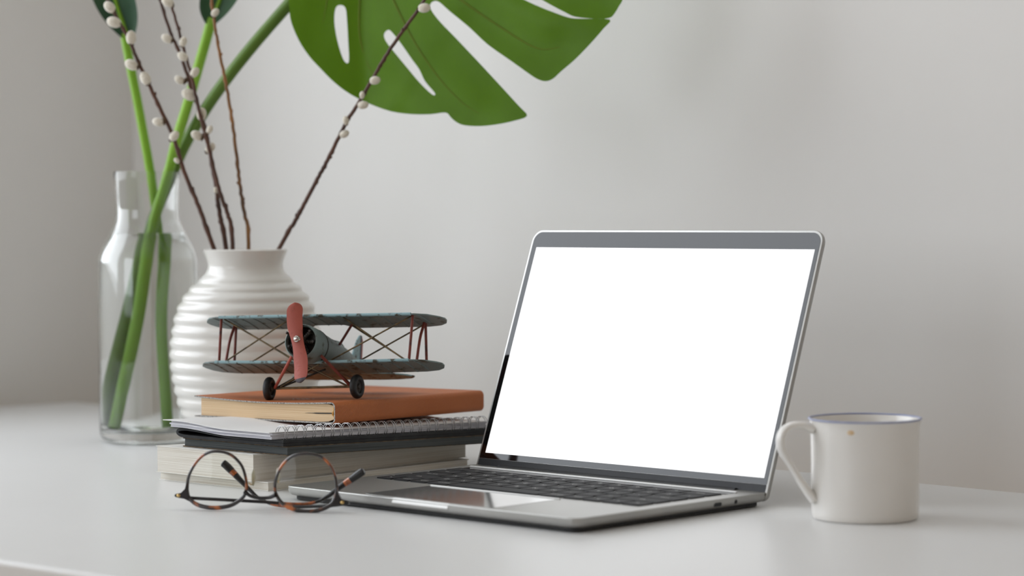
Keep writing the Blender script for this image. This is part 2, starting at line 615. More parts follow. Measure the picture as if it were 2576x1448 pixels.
struct(MB().prism([(p.x, p.y) for p in plan], FLOOR_Z - 60, FLOOR_Z).build('floor', FLOORM, smooth=0))
struct(MB().prism([(p.x, p.y) for p in plan], CEIL_Z, CEIL_Z + 60).build('ceiling', CEILP, smooth=0))
FR_W = 45


def window(name, M, a0, b0, z0, z1):
    win = bpy.data.objects.new(name, None)
    C.objects.link(win)
    struct(win)
    fm = MB()
    for (a, b_, c, d_) in ((a0, a0 + FR_W, z0, z1), (b0 - FR_W, b0, z0, z1), (a0 + FR_W, b0 - FR_W, z0, z0 + FR_W),
                           (a0 + FR_W, b0 - FR_W, z1 - FR_W, z1)):
        fm.box(a, b_, 50, 95, c, d_, M)
    fm.build('window_frame', LEGWHITE, win, smooth=0, bevel=3)
    MB().box(a0 + FR_W, b0 - FR_W, 70, 74, z0 + FR_W, z1 - FR_W, M).build('pane', PANE, win, smooth=0)
    MB().box(a0 - 30, b0 + 30, -40, 50, z0 - 22, z0, M).build('window_sill', LEGWHITE, win, smooth=0, bevel=4)


window('window_1', MLf, WIN_A, WIN_B, WIN_Z0, WIN_Z1)
window('fill_window', MFr, FILL_A, FILL_B, FILL_Z0, FILL_Z1)  # added opening for the fill lamp

# ------------------------------------------------------------------ desk
desk = thing('desk', 'wide white laminate desk that carries the laptop, books and plants', 'desk', (0, 0, FLOOR_Z))
P1 = Vector((-513, 2825, 0))                     # far corner
P2 = P1 + (Vector((325.5, 1933, 0)) - P1).normalized() * 1650
dF = (Vector((-324.7, 1523.1, 0)) - Vector((-273.8, 1478.7, 0))).normalized()
P4 = Vector((-324.7, 1523.1, 0))
# front-left corner: where the left edge meets the front edge line
eL = (Vector((-590, 2755, 0)) - P1).normalized()
den = eL.x * dF.y - eL.y * dF.x
tt = ((P4.x - P1.x) * dF.y - (P4.y - P1.y) * dF.x) / den
Q = P1 + eL * tt
P3 = P4 - dF * 1150
top = [(p.x, p.y) for p in (P1, P2, P3, Q)]
MB().prism(top, -FLOOR_Z - 28, -FLOOR_Z).build('tabletop', LAMINATE, desk, smooth=0, bevel=2.5, seg=3)
cen = (P1 + P2 + P3 + Q) / 4
for p in (P1, P2, P3, Q):
    q = p + (cen - p).normalized() * 110
    MB().prism(round_rect(q.x - 25, q.x + 25, q.y - 25, q.y + 25, 4), 0, -FLOOR_Z - 28).build('leg', LEGWHITE, desk, smooth=35)

# ------------------------------------------------------------------ laptop
LW, LD, TH = 304.1, 212.4, 20.36
LYAW = -0.77016
lap = thing('laptop', 'open silver aluminium laptop with a blank white screen and black keys', 'laptop',
            (-175.7, 1844.1, 0), Matrix.Rotation(LYAW, 3, 'Z'))
# base: rounded slab whose underside curves in
out0 = round_rect(0, LW, 0, LD, 9, 8)
cx_, cy_ = LW / 2, LD / 2


def inset(o, d):
    """shrink the outline by about d"""
    return [(cx_ + (x - cx_) * (1 - d / cx_), cy_ + (y - cy_) * (1 - d / cy_)) for x, y in o]


b = MB()
n0 = len(out0)
rings = [(4.4, 3.3), (1.9, 4.0), (0.5, 5.4), (0.0, 7.2), (0.0, 10.2), (0.35, 10.6)]
vs = []
for d_, z in rings:
    vs += [Vector((x, y, z)) for x, y in inset(out0, d_)]
fs = [list(range(n0))[::-1], list(range((len(rings) - 1) * n0, len(rings) * n0))]
for i in range(len(rings) - 1):
    for j in range(n0):
        j2 = (j + 1) % n0
        fs.append([i * n0 + j, i * n0 + j2, (i + 1) * n0 + j2, (i + 1) * n0 + j])
b.add(vs, fs)
base = b.build('base', ALU, lap, smooth=30)
MB().prism(inset(out0, 4.6), 0.7, 3.35).build('shadow_gap_plate', GAP_DARK, lap, smooth=30)  # near-black slab paints the shade gap below the base
for fx in (22, LW - 22):
    for fy in (20, LD - 20):
        MB().lathe([(0, 0), (6, 0), (6.5, 1.2), (0, 1.2)], 20, Matrix.Translation((fx, fy, 0))).build('rubber_foot', RUBBER, lap)
MB().prism([(-0.75, 7.3), (-0.75, 8.0), (0.7, 10.85), (2.0, 10.85), (0.6, 7.3)], 122, 180, axis='x').build('notch_highlight', HILITE, lap, smooth=30, bevel=0.2)  # bright wedge paints the light caught by the finger notch
# keyboard well, keys, trackpad, touch strip
KX0, KY0, U = 14.3, 81.0, 19.0
MB().prism(round_rect(KX0 - 1.2, KX0 + 14.5 * U + 0.2, KY0 - 1.2, KY0 + 5 * U + 0.2, 3), 10.55, 10.68).build('keyboard_well', WELL, lap, smooth=30)
MB().prism(round_rect(KX0 - 1.2, KX0 + 14.5 * U + 0.2, KY0 + 5 * U + 1.6, KY0 + 5 * U + 11.5, 1.5), 10.55, 10.72).build('touch_strip', BEZEL, lap, smooth=30)
MB().prism(round_rect(KX0 - 2, KX0 + 14.5 * U + 1, KY0 + 5 * U + 12.4, KY0 + 5 * U + 14.6, 0.9), 10.55, 11.95).build('rear_highlight', HILITE, lap, smooth=30, bevel=0.4)  # raised pale strip paints a highlight band behind the keys
MB().prism(round_rect(85, 219, 5, 74, 4), 10.55, 10.74).build('trackpad', PADM, lap, smooth=30, bevel=0.06)
keyrows = [
    [('`', 1)] + [(c, 1) for c in '1234567890-='] + [('delete', 1.5)],
    [('tab', 1.5)] + [(c, 1) for c in 'QWERTYUIOP[]\\'],
    [('caps lock', 1.75)] + [(c, 1) for c in "ASDFGHJKL;'"] + [('return', 1.75)],
    [('shift', 2.25)] + [(c, 1) for c in 'ZXCVBNM,./'] + [('shift', 2.25)],
    [('fn', 1), ('control', 1), ('option', 1), ('command', 1.25), ('', 5), ('command', 1.25), ('option', 1), ('<', 1), ('^', 1), ('>', 1)],
]
key_meshes, legend_meshes = {}, {}


def legend_mesh(txt):
    if txt in legend_meshes:
        return legend_meshes[txt]
    cu = bpy.data.curves.new('legend', 'FONT')
    cu.body = txt
    cu.size = (5.2 if len(txt) == 1 else 3.2) * S
    cu.align_x = 'CENTER'
    cu.align_y = 'CENTER'
    cu.extrude = 0.02 * S
    cu.resolution_u = 2
    to = bpy.data.objects.new('legend_source', cu)
    C.objects.link(to)
    dg = bpy.context.evaluated_depsgraph_get()
    me = bpy.data.meshes.new_from_object(to.evaluated_get(dg))
    me.materials.clear()
    me.materials.append(LEGEND)
    bpy.data.objects.remove(to)
    legend_meshes[txt] = me
    return me


for ri, row in enumerate(keyrows):
    x = KX0
    y0 = KY0 + (4 - ri) * U
    for txt, wd in row:
        kw = wd * U - 2.2
        kk = round(kw, 2)
        if kk not in key_meshes:
            ko = MB().prism(round_rect(0, kw, 0, U - 2.2, 1.6, 3), 0, 0.95).build('key', KEYM, lap, smooth=30, bevel=0.2, seg=1)
            key_meshes[kk] = ko
            key = ko
        else:
            key = shared(key_meshes[kk], 'key', lap)
        key.location = ((x + 1.1) * S, (y0 + 1.1) * S, 10.6 * S)
        if txt:
            lg = bpy.data.objects.new('legend', legend_mesh(txt))
            C.objects.link(lg)
            lg.parent = key
            lg.location = (kw / 2 * S, (U - 2.2) / 2 * S, 0.97 * S)
        x += wd * U
MB().prism(round_rect(84.5, 219.5, 74.2, 75.8, 0.7), 10.55, 11.35).build('trackpad_highlight', HILITE, lap, smooth=30, bevel=0.25)  # pale rail added as a painted highlight above the trackpad
# ports on the right side
MB().prism(round_rect(147, 155.5, 5.3, 8.2, 1.4), LW - 0.6, LW + 0.12, axis='x').build('usb_port', GAP_DARK, lap, smooth=30)
MB().prism([(172 + 1.6 * math.cos(R(a)), 6.9 + 1.6 * math.sin(R(a))) for a in range(0, 360, 24)], LW - 0.6, LW + 0.12, axis='x').build('audio_port', GAP_DARK, lap, smooth=30)
# lid: local frame x along the hinge, y up the lid, z towards the viewer
lid = bpy.data.objects.new('screen_lid', None)
ML = Matrix.Translation(Vector((0, LD - 4, 10.0)) * S) @ Matrix.Rotation(R(90 - TH), 4, 'X')
bpy.data.objects.remove(lid)
LH = 206.5
lo_out = round_rect(0, LW, -6, LH, [5, 5, 10, 10], 8)


def lid_ring(d):
    return [(LW / 2 + (x - LW / 2) * (1 - d / (LW / 2)), LH / 2 + (y - LH / 2) * (1 - d / (LH / 2))) for x, y in lo_out]


b = MB()
vs = []
rr = [(1.6, -4.6), (0.5, -4.2), (0.0, -3.0), (0.0, -0.5), (0.3, -0.1), (1.3, 0.0)]
for d_, z in rr:
    vs += [Vector((x, y, z)) for x, y in lid_ring(d_)]
n1 = len(lo_out)
fs = [list(range(n1))[::-1], list(range((len(rr) - 1) * n1, len(rr) * n1))]
for i in range(len(rr) - 1):
    for j in range(n1):
        j2 = (j + 1) % n1
        fs.append([i * n1 + j, i * n1 + j2, (i + 1) * n1 + j2, (i + 1) * n1 + j])
b.add(vs, fs)
lid = b.build('screen_lid', ALU, lap, smooth=30)
lid.matrix_local = ML
MB().prism(round_rect(2.0, LW - 2.0, 6.4, LH - 2.0, [0.5, 0.5, 8.5, 8.5], 8), -0.4, 0.22).build('bezel', BEZEL, lid, smooth=30)
MB().prism(round_rect(2.0, LW - 2.0, -5.2, 6.2, [4, 4, 0.4, 0.4], 6), -0.4, 0.18).build('chin_band', HINGEB, lid, smooth=30)
MB().prism(round_rect(7.4, LW - 5.6, 11.2, 190.9, 0.2, 2), 0.15, 0.27).build('display', SCREEN, lid, smooth=30)
MB().tube([(28, LD - 5.5, 8.8), (LW - 28, LD - 5.5, 8.8)], 3.2, 14).build('hinge_barrel', HINGEB, lap)

# ------------------------------------------------------------------ mug
mug = thing('mug', 'white enamel style mug with a thin blue rim beside the laptop', 'mug', (250.0, 1713, 0))
prof = [(0, 1.5), (34, 1.5), (35.3, 0.4), (36.4, 0.4), (37.3, 1.6), (37.8, 5), (38.0, 20), (38.2, 45), (38.6, 64), (39.1, 69.2), (39.9, 71.0)]
inner = [(38.9, 71.1), (37.4, 68), (36.6, 60), (36.2, 30), (35.6, 8), (33, 4.6), (0, 4.2)]
MB().lathe(prof + inner, 96).build('body', ENAMEL, mug, smooth=50)
rimp = [(39.4 + 0.95 * math.cos(R(a)), 71.0 + 0.8 * math.sin(R(a))) for a in range(0, 360, 30)]
MB().lathe(rimp, 96, close=True).build('rim', RIMBLUE, mug)
hp = smooth_path([(-37.6, 64), (-45, 67), (-54, 66.5), (-60, 61), (-60.5, 51), (-54.5, 40), (-46.5, 27), (-37.2, 14)], 6)
hd = Matrix.Rotation(R(4), 4, 'Z')
hb = MB().tube([hd @ Vector((p.x, 0, p.y)) for p in hp], [2.6 + 0.9 * math.cos(i / (len(hp) - 1) * 2 * math.pi) ** 2 for i in range(len(hp))], 14, flat=1.0)
hb.v = [((hd @ Vector((0, 0, 0))).x + v[0], v[1] * 2.3, v[2]) for v in hb.v]
hb.build('handle', ENAMEL, mug, smooth=60)
a0 = R(-113)
Mst = Matrix.Rotation(a0, 4, 'Z')
MB().ball((0, 0, 0), (0.45, 2.6, 1.9), 12, 6, None).build('stain', STAIN, mug).matrix_local = Mst @ Matrix.Translation((38.55 * S, 0, 64.0 * S))

# ------------------------------------------------------------------ stack of books
SU = R(48)
su, sv = Vector((math.cos(SU), math.sin(SU), 0)), Vector((-math.sin(SU), math.cos(SU), 0))
ROTZ = Matrix.Rotation(SU, 3, 'Z')
TILT = math.atan(0.032)
ROTT = ROTZ @ Matrix.Rotation(TILT, 3, 'Y')       # leans down along +u


def stack_point(u, v, h):
    """point of the sloping stack, h above its lowest layer"""
    p = Vector((-204, 1902, 0)) + su * u + sv * v
    p.z = h - 0.032 * u
    return p


# 1. thin white book lying on the desk
bk = thing('thin_book', 'thin white book lying at the very bottom of the stack', 'book', (-193, 1899, 0), ROTZ)
MB().box(1, 231, 1, 132, 0.7, 6.4).build('page_block', OLDPG, bk, smooth=0)
for z in (0, 6.4):
    MB().box(0, 232, 0, 133, z, z + 0.7).build('cover', OLDCOV, bk, smooth=0, bevel=0.2)
# 2. thick paperback, thinner at the far end
bk = thing('paperback_book', 'thick aged paperback with cream page edges near the bottom of the stack', 'book', (-205, 1903, 7.1), ROTZ)
b = MB()
L2, W2, h0, h1 = 247, 119, 21.6, 14.0


def wedge(mb, x0, x1, y0, y1, za, zb, k):
    """k slopes the top: za..zb at x=0"""
    f = lambda x, z: z * (1 - (1 - h1 / h0) * x / L2) if z > 0 else 0
    vs = [Vector((x, y, f(x, z))) for z in (za, zb) for y in (y0, y1) for x in (x0, x1)]
    mb.add(vs, [(0, 2, 3, 1), (4, 5, 7, 6), (0, 1, 5, 4), (2, 6, 7, 3), (0, 4, 6, 2), (1, 3, 7, 5)])
    return mb


wedge(MB(), 0.8, L2 - 1, 0.8, W2 - 1, 0.4, h0 - 0.5, 1).build('page_block', OLDPG, bk, smooth=0)
wedge(MB(), 0, L2, 0, W2, h0 - 0.5, h0, 1).build('cover', OLDCOV, bk, smooth=0)
MB().box(0, L2, 0, W2, 0, 0.4).build('cover', OLDCOV, bk, smooth=0)
# 3. dark notebook with worn tan covers
p = stack_point(10, -27, 28.9)
bk = thing('dark_notebook', 'dark grey edged notebook with worn tan covers above the paperback', 'notebook', p, ROTT)
MB().box(1.2, 252, 1.2, 124, 0.7, 6.5).build('page_block', DARKPG, bk, smooth=0)
for z in (0, 6.5):
    MB().prism(round_rect(0, 254, 0, 126, 1.5, 3), z, z + 0.7).build('cover', TANCOV, bk, smooth=0)
MB().box(0.2, 254, -0.3, 1.4, 0.5, 6.7).build('spine', DARKPG, bk, smooth=0, bevel=0.4)
# 4. black folder bent round at its left end
p = stack_point(8, -25, 36.2)
bk = thing('black_folder', 'black folded board folder with an open loop end under the spiral notebook', 'folder', p, ROTT)
mid_ = []
for v, z in ((0, 1.25), (40, 1.25), (75, 1.25), (100, 1.3), (116, 1.4), (124, 2.0), (128, 4.0), (126, 6.2), (119, 7.2), (106, 6.9), (92, 5.9), (76, 4.7), (60, 3.9), (30, 3.85), (0, 3.85)):
    mid_.append(Vector((v, z)))
mp_ = smooth_path([Vector((a.x, a.y, 0)) for a in mid_], 5)
lft, rgt = [], []
for i, q in enumerate(mp_):
    t = (mp_[min(i + 1, len(mp_) - 1)] - mp_[max(i - 1, 0)]).normalized()
    nrm = Vector((-t.y, t.x, 0))
    lft.append(q + nrm * 1.2)
    rgt.append(q - nrm * 1.2)
b = MB()
ng = len(mp_)
vs = []
for u in (0, 246):
    vs += [Vector((u, q.x, q.y)) for q in lft] + [Vector((u, q.x, q.y)) for q in rgt]
fs = []
for i in range(ng - 1):
    fs.append([i, i + 1, ng + i + 1, ng + i])
    fs.append([2 * ng + i + 1, 2 * ng + i, 3 * ng + i, 3 * ng + i + 1])
    fs.append([i, 2 * ng + i, 2 * ng + i + 1, i + 1])
    fs.append([ng + i + 1, 3 * ng + i + 1, 3 * ng + i, ng + i])
for i in (0, ng - 1):
    fs.append([i, ng + i, 3 * ng + i, 2 * ng + i])
b.add(vs, fs)
b.build('folded_board', BLACKB, bk, smooth=50)
# 5. spiral notebook
p = stack_point(3, -17, 41.5)
bk = thing('spiral_notebook', 'white wire bound notebook between the black folder and the orange notebook', 'notebook', p, ROTT)
N = 24


def sp_lift(v):
    """the notebook rides over the bulge of the folder below"""
    t = min(1, max(0, (v - 50) / 60))
    return 3.5 * t * t * (3 - 2 * t)


def sheaf(v0, v1, z0, z1, u0, u1):
    lo_ = [(v0 + (v1 - v0) * i / N, z0 + sp_lift(v0 + (v1 - v0) * i / N)) for i in range(N + 1)]
    return MB().prism(lo_ + [(v, z + z1 - z0) for v, z in lo_[::-1]], u0, u1, axis='x')


for i, (z0, z1, du, dv) in enumerate(((0, 0.6, 0, 0), (0.75, 2.0, 0.8, 0.6), (2.15, 3.3, -0.4, 1.0), (3.4, 4.7, 1.0, 0.4))):
    sheaf(dv, 122 + dv, z0, z1, du, 250 + du).build('page_sheaf', PAPERW, bk, smooth=40)
sheaf(0, 129, 5.0, 5.55, -2.5, 251).build('cover', COVERW, bk, smooth=40)
ring = None
NR = 24
for i in range(NR):
    u0 = 8 + i * (240 - 8) / (NR - 1)
    if ring is None:
        rb = MB()
        for du in (0, 2.5):
            rb.tube([(du, -1.6 + 5.6 * math.cos(R(a)), 4.3 + 6.0 * math.sin(R(a))) for a in range(0, 360, 15)], 0.35, 8, closed=True)
        ring = rb.build('ring', WIRE, bk, smooth=60)
        ring.location = (u0 * S, 0, 0)
    else:
        shared(ring, 'ring', bk, Matrix.Translation((u0 * S, 0, 0)))
# 6. orange notebook
OU = R(52)
ou, ov = Vector((math.cos(OU), math.sin(OU), 0)), Vector((-math.sin(OU), math.cos(OU), 0))
OF = Vector((-144, 1956, 47.6))
OLU, OLV = 193.0, 161.0
ORX = Matrix.Rotation(OU, 3, 'Z') @ Matrix.Rotation(math.atan(0.012), 3, 'Y') @ Matrix.Rotation(-math.atan(0.008), 3, 'X')
bk = thing('orange_notebook', 'orange leather soft cover notebook on top of the stack under the biplane', 'notebook', OF, ORX)
OT = 18.0                                           # thickness at the spine


def o_sag(u, v):
    return -2.6 * math.sin(math.pi * min(max(v / OLV, 0), 1)) * max(0, 1 - u / 150) + 1.5 * max(0, (v - 120) / 41) ** 2 * 0


def o_bot(u, v):
    return 0.9 * max(0, (v - 60) / 100) ** 2 * 0


cover_t = 1.2
# profile of the wrap-around cover in (v, z): outer then inner
prof_o, prof_i = [], []
rr_ = 4.6
for k in range(25):
    v = OLV - (OLV - rr_) * k / 24
    prof_o.append((v, OT)); prof_i.append((v, OT - cover_t))
for k in range(1, 9):
    a = R(90 + 90 * k / 9)
    prof_o.append((rr_ + rr_ * math.cos(a), OT - rr_ + rr_ * math.sin(a)))
    prof_i.append((rr_ + (rr_ - cover_t) * math.cos(a), OT - rr_ + (rr_ - cover_t) * math.sin(a)))
for k in range(0, 9):
    a = R(180 + 90 * k / 9)
    prof_o.append((rr_ + rr_ * math.cos(a), rr_ + rr_ * math.sin(a)))
    prof_i.append((rr_ + (rr_ - cover_t) * math.cos(a), rr_ + (rr_ - cover_t) * math.sin(a)))
for k in range(25):
    v = rr_ + (OLV - rr_) * k / 24
    prof_o.append((v, 0)); prof_i.append((v, cover_t))
b = MB()
NU = 28
vs, fs = [], []
np_ = len(prof_o)
for iu in range(NU + 1):
    u = OLU * iu / NU
    for pr in (prof_o, prof_i):
        for (v, z) in pr:
            kz = z / OT
            # rounded far corners of the soft cover
            vs.append(Vector((u, v, z + o_sag(u, v) * kz)))
fi = []
for iu in range(NU):
    for i in range(np_ - 1):
        a = iu * 2 * np_ + i
        bq = a + 2 * np_
        fs.append([a, a + 1, bq + 1, bq]); fi.append(0)
        a += np_; bq += np_
        fs.append([a + 1, a, bq, bq + 1]); fi.append(1)
    for i in (0, np_ - 1):
        a = iu * 2 * np_ + i
        fs.append([a, a + 2 * np_, a + 3 * np_, a + np_]); fi.append(1)
for iu in (0, NU):
    for i in range(np_ - 1):
        a = iu * 2 * np_ + i
        fs.append([a, a + np_, a + np_ + 1, a + 1]); fi.append(1)
b.add(vs, fs)
b.m = fi
cov = b.build('cover', [ORANGE, ORANGE_EDGE], bk, smooth=50)
b = MB()
vs, fs = [], []
NV = 20
for iu in range(NU + 1):
    u = 3.0 + (OLU - 6.0) * iu / NU
    for (top_, ) in ((0,), (1,)):
        for k in range(NV + 1):
            v = 2.4 + (OLV - 7.5) * k / NV
            e = max(0, 1 - k / 1.2)
            z = (cover_t + 0.1 + 3.0 * e) if top_ == 0 else (OT - cover_t - 0.1 - 2.2 * e)
            vs.append(Vector((u, v, z + o_sag(u, v) * z / OT)))
row = 2 * (NV + 1)
for iu in range(NU):
    for k in range(NV):
        a = iu * row + k
        fs.append([a, a + row, a + row + 1, a + 1])
        a += NV + 1
        fs.append([a, a + 1, a + row + 1, a + row])
    for k in (0, NV):
        a = iu * row + k
        fs.append([a, a + NV + 1, a + NV + 1 + row, a + row])
for iu in (0, NU):
    for k in range(NV):
        a = iu * row + k
        fs.append([a, a + 1, a + NV + 2, a + NV + 1])
b.add(vs, fs)
b.build('page_block', CREAM, bk, smooth=30)
# headband at the spine end of the pages, and the thin gap in the pages
MB().tube(smooth_path([(2.2, 2.0, 6.0), (1.6, 3.6, 8.2), (1.8, 2.2, 10.8), (2.2, 3.0, 12.6)], 5), 1.1, 10).build('headband', HEADBAND, bk)
MB().tube(smooth_path([(2.95, 4, 8.6), (2.92, 16, 8.2), (2.9, 36, 7.7)], 5), [0.5] * 8 + [0.2] * 2 + [0.05], 6).build('page_gap', GAP_DARK, bk)
# faint print on the front cover
for i, (u_, v_, a_, l_) in enumerate(((34, 78, 40, 3.0), (36, 74, 65, 3.4), (38, 70.5, 65, 3.4), (40, 67, 65, 4.2), (42, 62.5, 20, 2.4))):
    d2 = Vector((math.cos(R(a_)), math.sin(R(a_)), 0)) * l_
    MB().box(-l_, l_, -0.45, 0.45, 0, 0.08).build('print_mark', MARK, bk, smooth=0).matrix_local = Matrix.Translation(Vector((u_, v_, OT + o_sag(u_, v_) + 0.02)) * S) @ Matrix.Rotation(R(a_), 4, 'Z')

# ------------------------------------------------------------------ toy biplane
HUB = Vector((-176.2, 1985, 115.0))
PSI, PIT, PROLL = R(20), R(15), R(1.5)
lx = Vector((math.cos(PSI), -math.sin(PSI), 0))
ly = Vector((math.sin(PSI) * math.cos(PIT), math.cos(PSI) * math.cos(PIT), -math.sin(PIT)))
lz = lx.cross(ly)
rm = Matrix(((lx.x, ly.x, lz.x), (lx.y, ly.y, lz.y), (lx.z, ly.z, lz.z)))
rm = rm @ Matrix.Rotation(-PROLL, 3, 'Y')
BASE = Vector((0, 40, -41.7))                      # under the wheels
pl = thing('toy_biplane', 'weathered blue grey tin toy biplane with a red propeller on the orange notebook', 'toy plane', HUB + rm @ BASE, rm)
SH = Matrix.Translation(-BASE)


def pb(mb, name, m_, parent=None, **k):
    mb.v = [tuple(SH @ Vector(v)) for v in mb.v]
    return mb.build(name, m_, parent or pl, **k)


YM = Matrix.Rotation(R(-90), 4, 'X')               # lathe axis z -> +y


def loft(secs, n=24):
    b = MB()
    vs = []
    for (y, cz, rx, rz) in secs:
        for j in range(n):
            a = 2 * math.pi * j / n
            vs.append(Vector((rx * math.cos(a), y, cz + rz * math.sin(a))))
    fs = [list(range(n))[::-1], list(range((len(secs) - 1) * n, len(secs) * n))]
    for i in range(len(secs) - 1):
        for j in range(n):
            j2 = (j + 1) % n
            fs.append([i * n + j, i * n + j2, (i + 1) * n + j2, (i + 1) * n + j])
    return b.add(vs, fs)


fus = pb(loft([(27, 0, 14.2, 14.2), (40, -0.3, 14.0, 14.4), (56, -0.2, 12.8, 13.6), (72, 0.4, 11.6, 12.6), (88, 1.6, 9.6, 10.8),
               (104, 1.0, 7.0, 9.4), (118, 0.0, 4.6, 8.6), (128, -0.5, 2.4, 7.6), (132, -0.5, 1.0, 6.2)], 28), 'fuselage', TIN, smooth=50)
cw = MB().lathe([(12.9, 7), (13.6, 5.4), (14.5, 6.2), (14.9, 9), (15.1, 20), (14.9, 28), (13.4, 28.2), (13.0, 12), (12.9, 7)], 40, YM)
cow = pb(cw, 'cowling', TIN, smooth=50)
pb(MB().lathe([(14.6, 27), (15.2, 27.6), (15.2, 28.8), (14.2, 29.4)], 40, YM), 'seam_ring', DARKMETAL, cow)
pb(MB().lathe([(0, 11), (13.0, 11), (13.0, 14), (0, 14)], 32, YM), 'engine_plate', DARKMETAL)
pb(MB().lathe([(0, 3.0), (3.4, 3.2), (4.2, 5), (4.4, 11.5), (0, 11.5)], 20, YM), 'crankcase', DARKMETAL)
for k in range(7):
    a = R(100 + k * 360 / 7)
    d_ = Vector((math.cos(a), 0, math.sin(a)))
    eb = MB().tube([d_ * 4 + Vector((0, 8, 0)), d_ * 11.6 + Vector((0, 8, 0))], [1.5, 1.3], 10)
    for q in range(4):
        eb.tube([d_ * (5.2 + q * 1.6) + Vector((0, 8, 0)), d_ * (5.8 + q * 1.6) + Vector((0, 8, 0))], 2.0, 10)
    eb.tube([d_ * 11.0 + Vector((0, 8.6, 0)), d_ * (11.2 if k != 1 else 15.2) + Vector((0, 4.6, 0))], [1.3, 1.1], 10)
    pb(eb, 'engine_cylinder', DARKMETAL)
# propeller
pang = R(8.7)
half = 34.0
opts = []
for k in range(49):
    t = math.sin(math.pi / 2 * (-1 + 2 * k / 48))
    wd = 6.5 if abs(t) > 0.4 else 6.5 - 1.3 * math.cos(t / 0.4 * math.pi / 2)
    if abs(t) > 0.8:
        wd = 6.5 * math.sqrt(max(0.0, 1 - ((abs(t) - 0.8) / 0.2) ** 2))
    opts.append((t * half, max(wd, 0.05), -1.6 * math.sin(t * math.pi)))
b = MB()
vs = []
for (z, wd, off) in opts:
    tw = 0.28 * (z / half)
    for (sx, th) in ((-1, 0.35), (-0.6, 1.1), (0, 1.5), (0.6, 1.1), (1, 0.35)):
        vs.append(Vector((off + sx * wd, -th + sx * wd * tw, z)))
    for (sx, th) in ((1, 0.35), (0.6, 1.1), (0, 1.5), (-0.6, 1.1), (-1, 0.35)):
        vs.append(Vector((off + sx * wd, th + sx * wd * tw, z)))
fs = []
for i in range(len(opts) - 1):
    for j in range(10):
        j2 = (j + 1) % 10
        fs.append([i * 10 + j, i * 10 + j2, (i + 1) * 10 + j2, (i + 1) * 10 + j])
fs.append(list(range(10))[::-1])
fs.append(list(range((len(opts) - 1) * 10, len(opts) * 10)))
b.add(vs, fs)
b.m = [1 if (sum(vs[i].z for i in f) / len(f)) < -half * 0.90 else 0 for f in fs]
MP = Matrix.Rotation(-pang, 4, 'Y')
b.v = [tuple(MP @ (Vector(v) + Vector((0, 0, -2.6))) + Vector((0, -0.5, 0))) for v in b.v]
prop = pb(b, 'propeller', [TINR, TIPDARK], smooth=60)
nb = MB().lathe([(0, -6.4), (1.3, -6.2), (1.8, -5.2), (1.8, -3.6), (2.6, -3.2), (3.0, -1.8), (0, -1.6)], 18, YM)
pb(nb, 'hub_nut', STEEL, prop)
pb(MB().tube([(0, 1, 0), (0, 6, 0)], 1.8, 12), 'shaft', DARKMETAL)


# wings
def wing_outline(s, le, te, cut):
    """plan outline (x, y), right half then mirrored"""
    r = []
    if cut:
        r += [(0, te - 9), (13, te - 9), (20, te - 2), (24, te)]
    else:
        r += [(0, te)]
    r += [(60, te), (s - 22, te - 0.5), (s - 10, te - 3.5), (s - 3.5, te - 9), (s - 0.5, te - 16), (s, te - 22), (s - 3, te - 28), (s - 10, le + 6), (s - 19, le + 0.3), (s - 22, le)]
    full = r + [(-x, y) for x, y in r[::-1] if x > 0]
    return full


def wing(name, s, le, te, z0, cut, dih):
    ol = wing_outline(s, le, te, cut)
    pts2 = []
    n_ = len(ol)
    for i in range(n_):
        a, c = Vector(ol[i]), Vector(ol[(i + 1) % n_])
        k = max(1, int((c - a).length / 8))
        for q in range(k):
            pts2.append(a + (c - a) * q / k)
    edges = [(i, (i + 1) % len(pts2)) for i in range(len(pts2))]
    ins = []
    x = -s
    while x <= s:
        y = le
        while y <= te:
            ins.append(Vector((x, y)))
            y += 6
        x += 8
    V, E_, Fc, *_r = delaunay_2d_cdt(pts2 + ins, edges, [], 0, 1e-4)

    def inside(p):
        c = False
        for i in range(len(pts2)):
            a, q = pts2[i], pts2[i - 1]
            if (a.y > p.y) != (q.y > p.y) and p.x < (q.x - a.x) * (p.y - a.y) / (q.y - a.y) + a.x:
                c = not c
        return c
    Fk = [f for f in Fc if inside((V[f[0]] + V[f[1]] + V[f[2]]) / 3)]

    def zz(p):
        t = (p.y - le) / (te - le)
        return z0 + 1.8 * math.sin(math.pi * t ** 0.8) * 0.7 - 0.8 * t + dih * abs(p.x)
    b = MB()
    vs = [Vector((p.x, p.y, zz(p) + 0.5)) for p in V] + [Vector((p.x, p.y, zz(p) - 0.5)) for p in V]
    nV = len(V)
    fs = [list(f) for f in Fk] + [[i + nV for i in f[::-1]] for f in Fk]
    cnt = {}
    for f in Fk:
        for i in range(len(f)):
            e = (f[i], f[(i + 1) % len(f)])
            cnt[e] = 1
    for e in cnt:
        if (e[1], e[0]) not in cnt:
            fs.append([e[1], e[0], e[0] + nV, e[1] + nV])
    b.add(vs, fs)
    w_ = pb(b, name, TIN, smooth=30)
    zl = lambda x, y: zz(Vector((x, y)))
    for sgn in (-1, 1):
        xs = [sgn * (s - 22) * k / 8 for k in range(9)]
        pb(MB().tube([(x, le + 0.4, zl(x, le)) for x in xs], 1.35, 10), 'leading_edge', TINB, w_)
    x = -s + 16
    while x < s - 8:
        if abs(x) < s - 8:
            t1 = te - (9.5 if (cut and abs(x) < 18) else (1.2 if abs(x) < s - 20 else 5.5))
            ys = [le + 2 + (t1 - le - 2) * k / 7 for k in range(8)]
            pb(MB().tube([(x, y, zl(x, y) - 0.5) for y in ys], 0.62, 6), 'rib', TIN, w_)
        x += 11.6
    return w_, zl


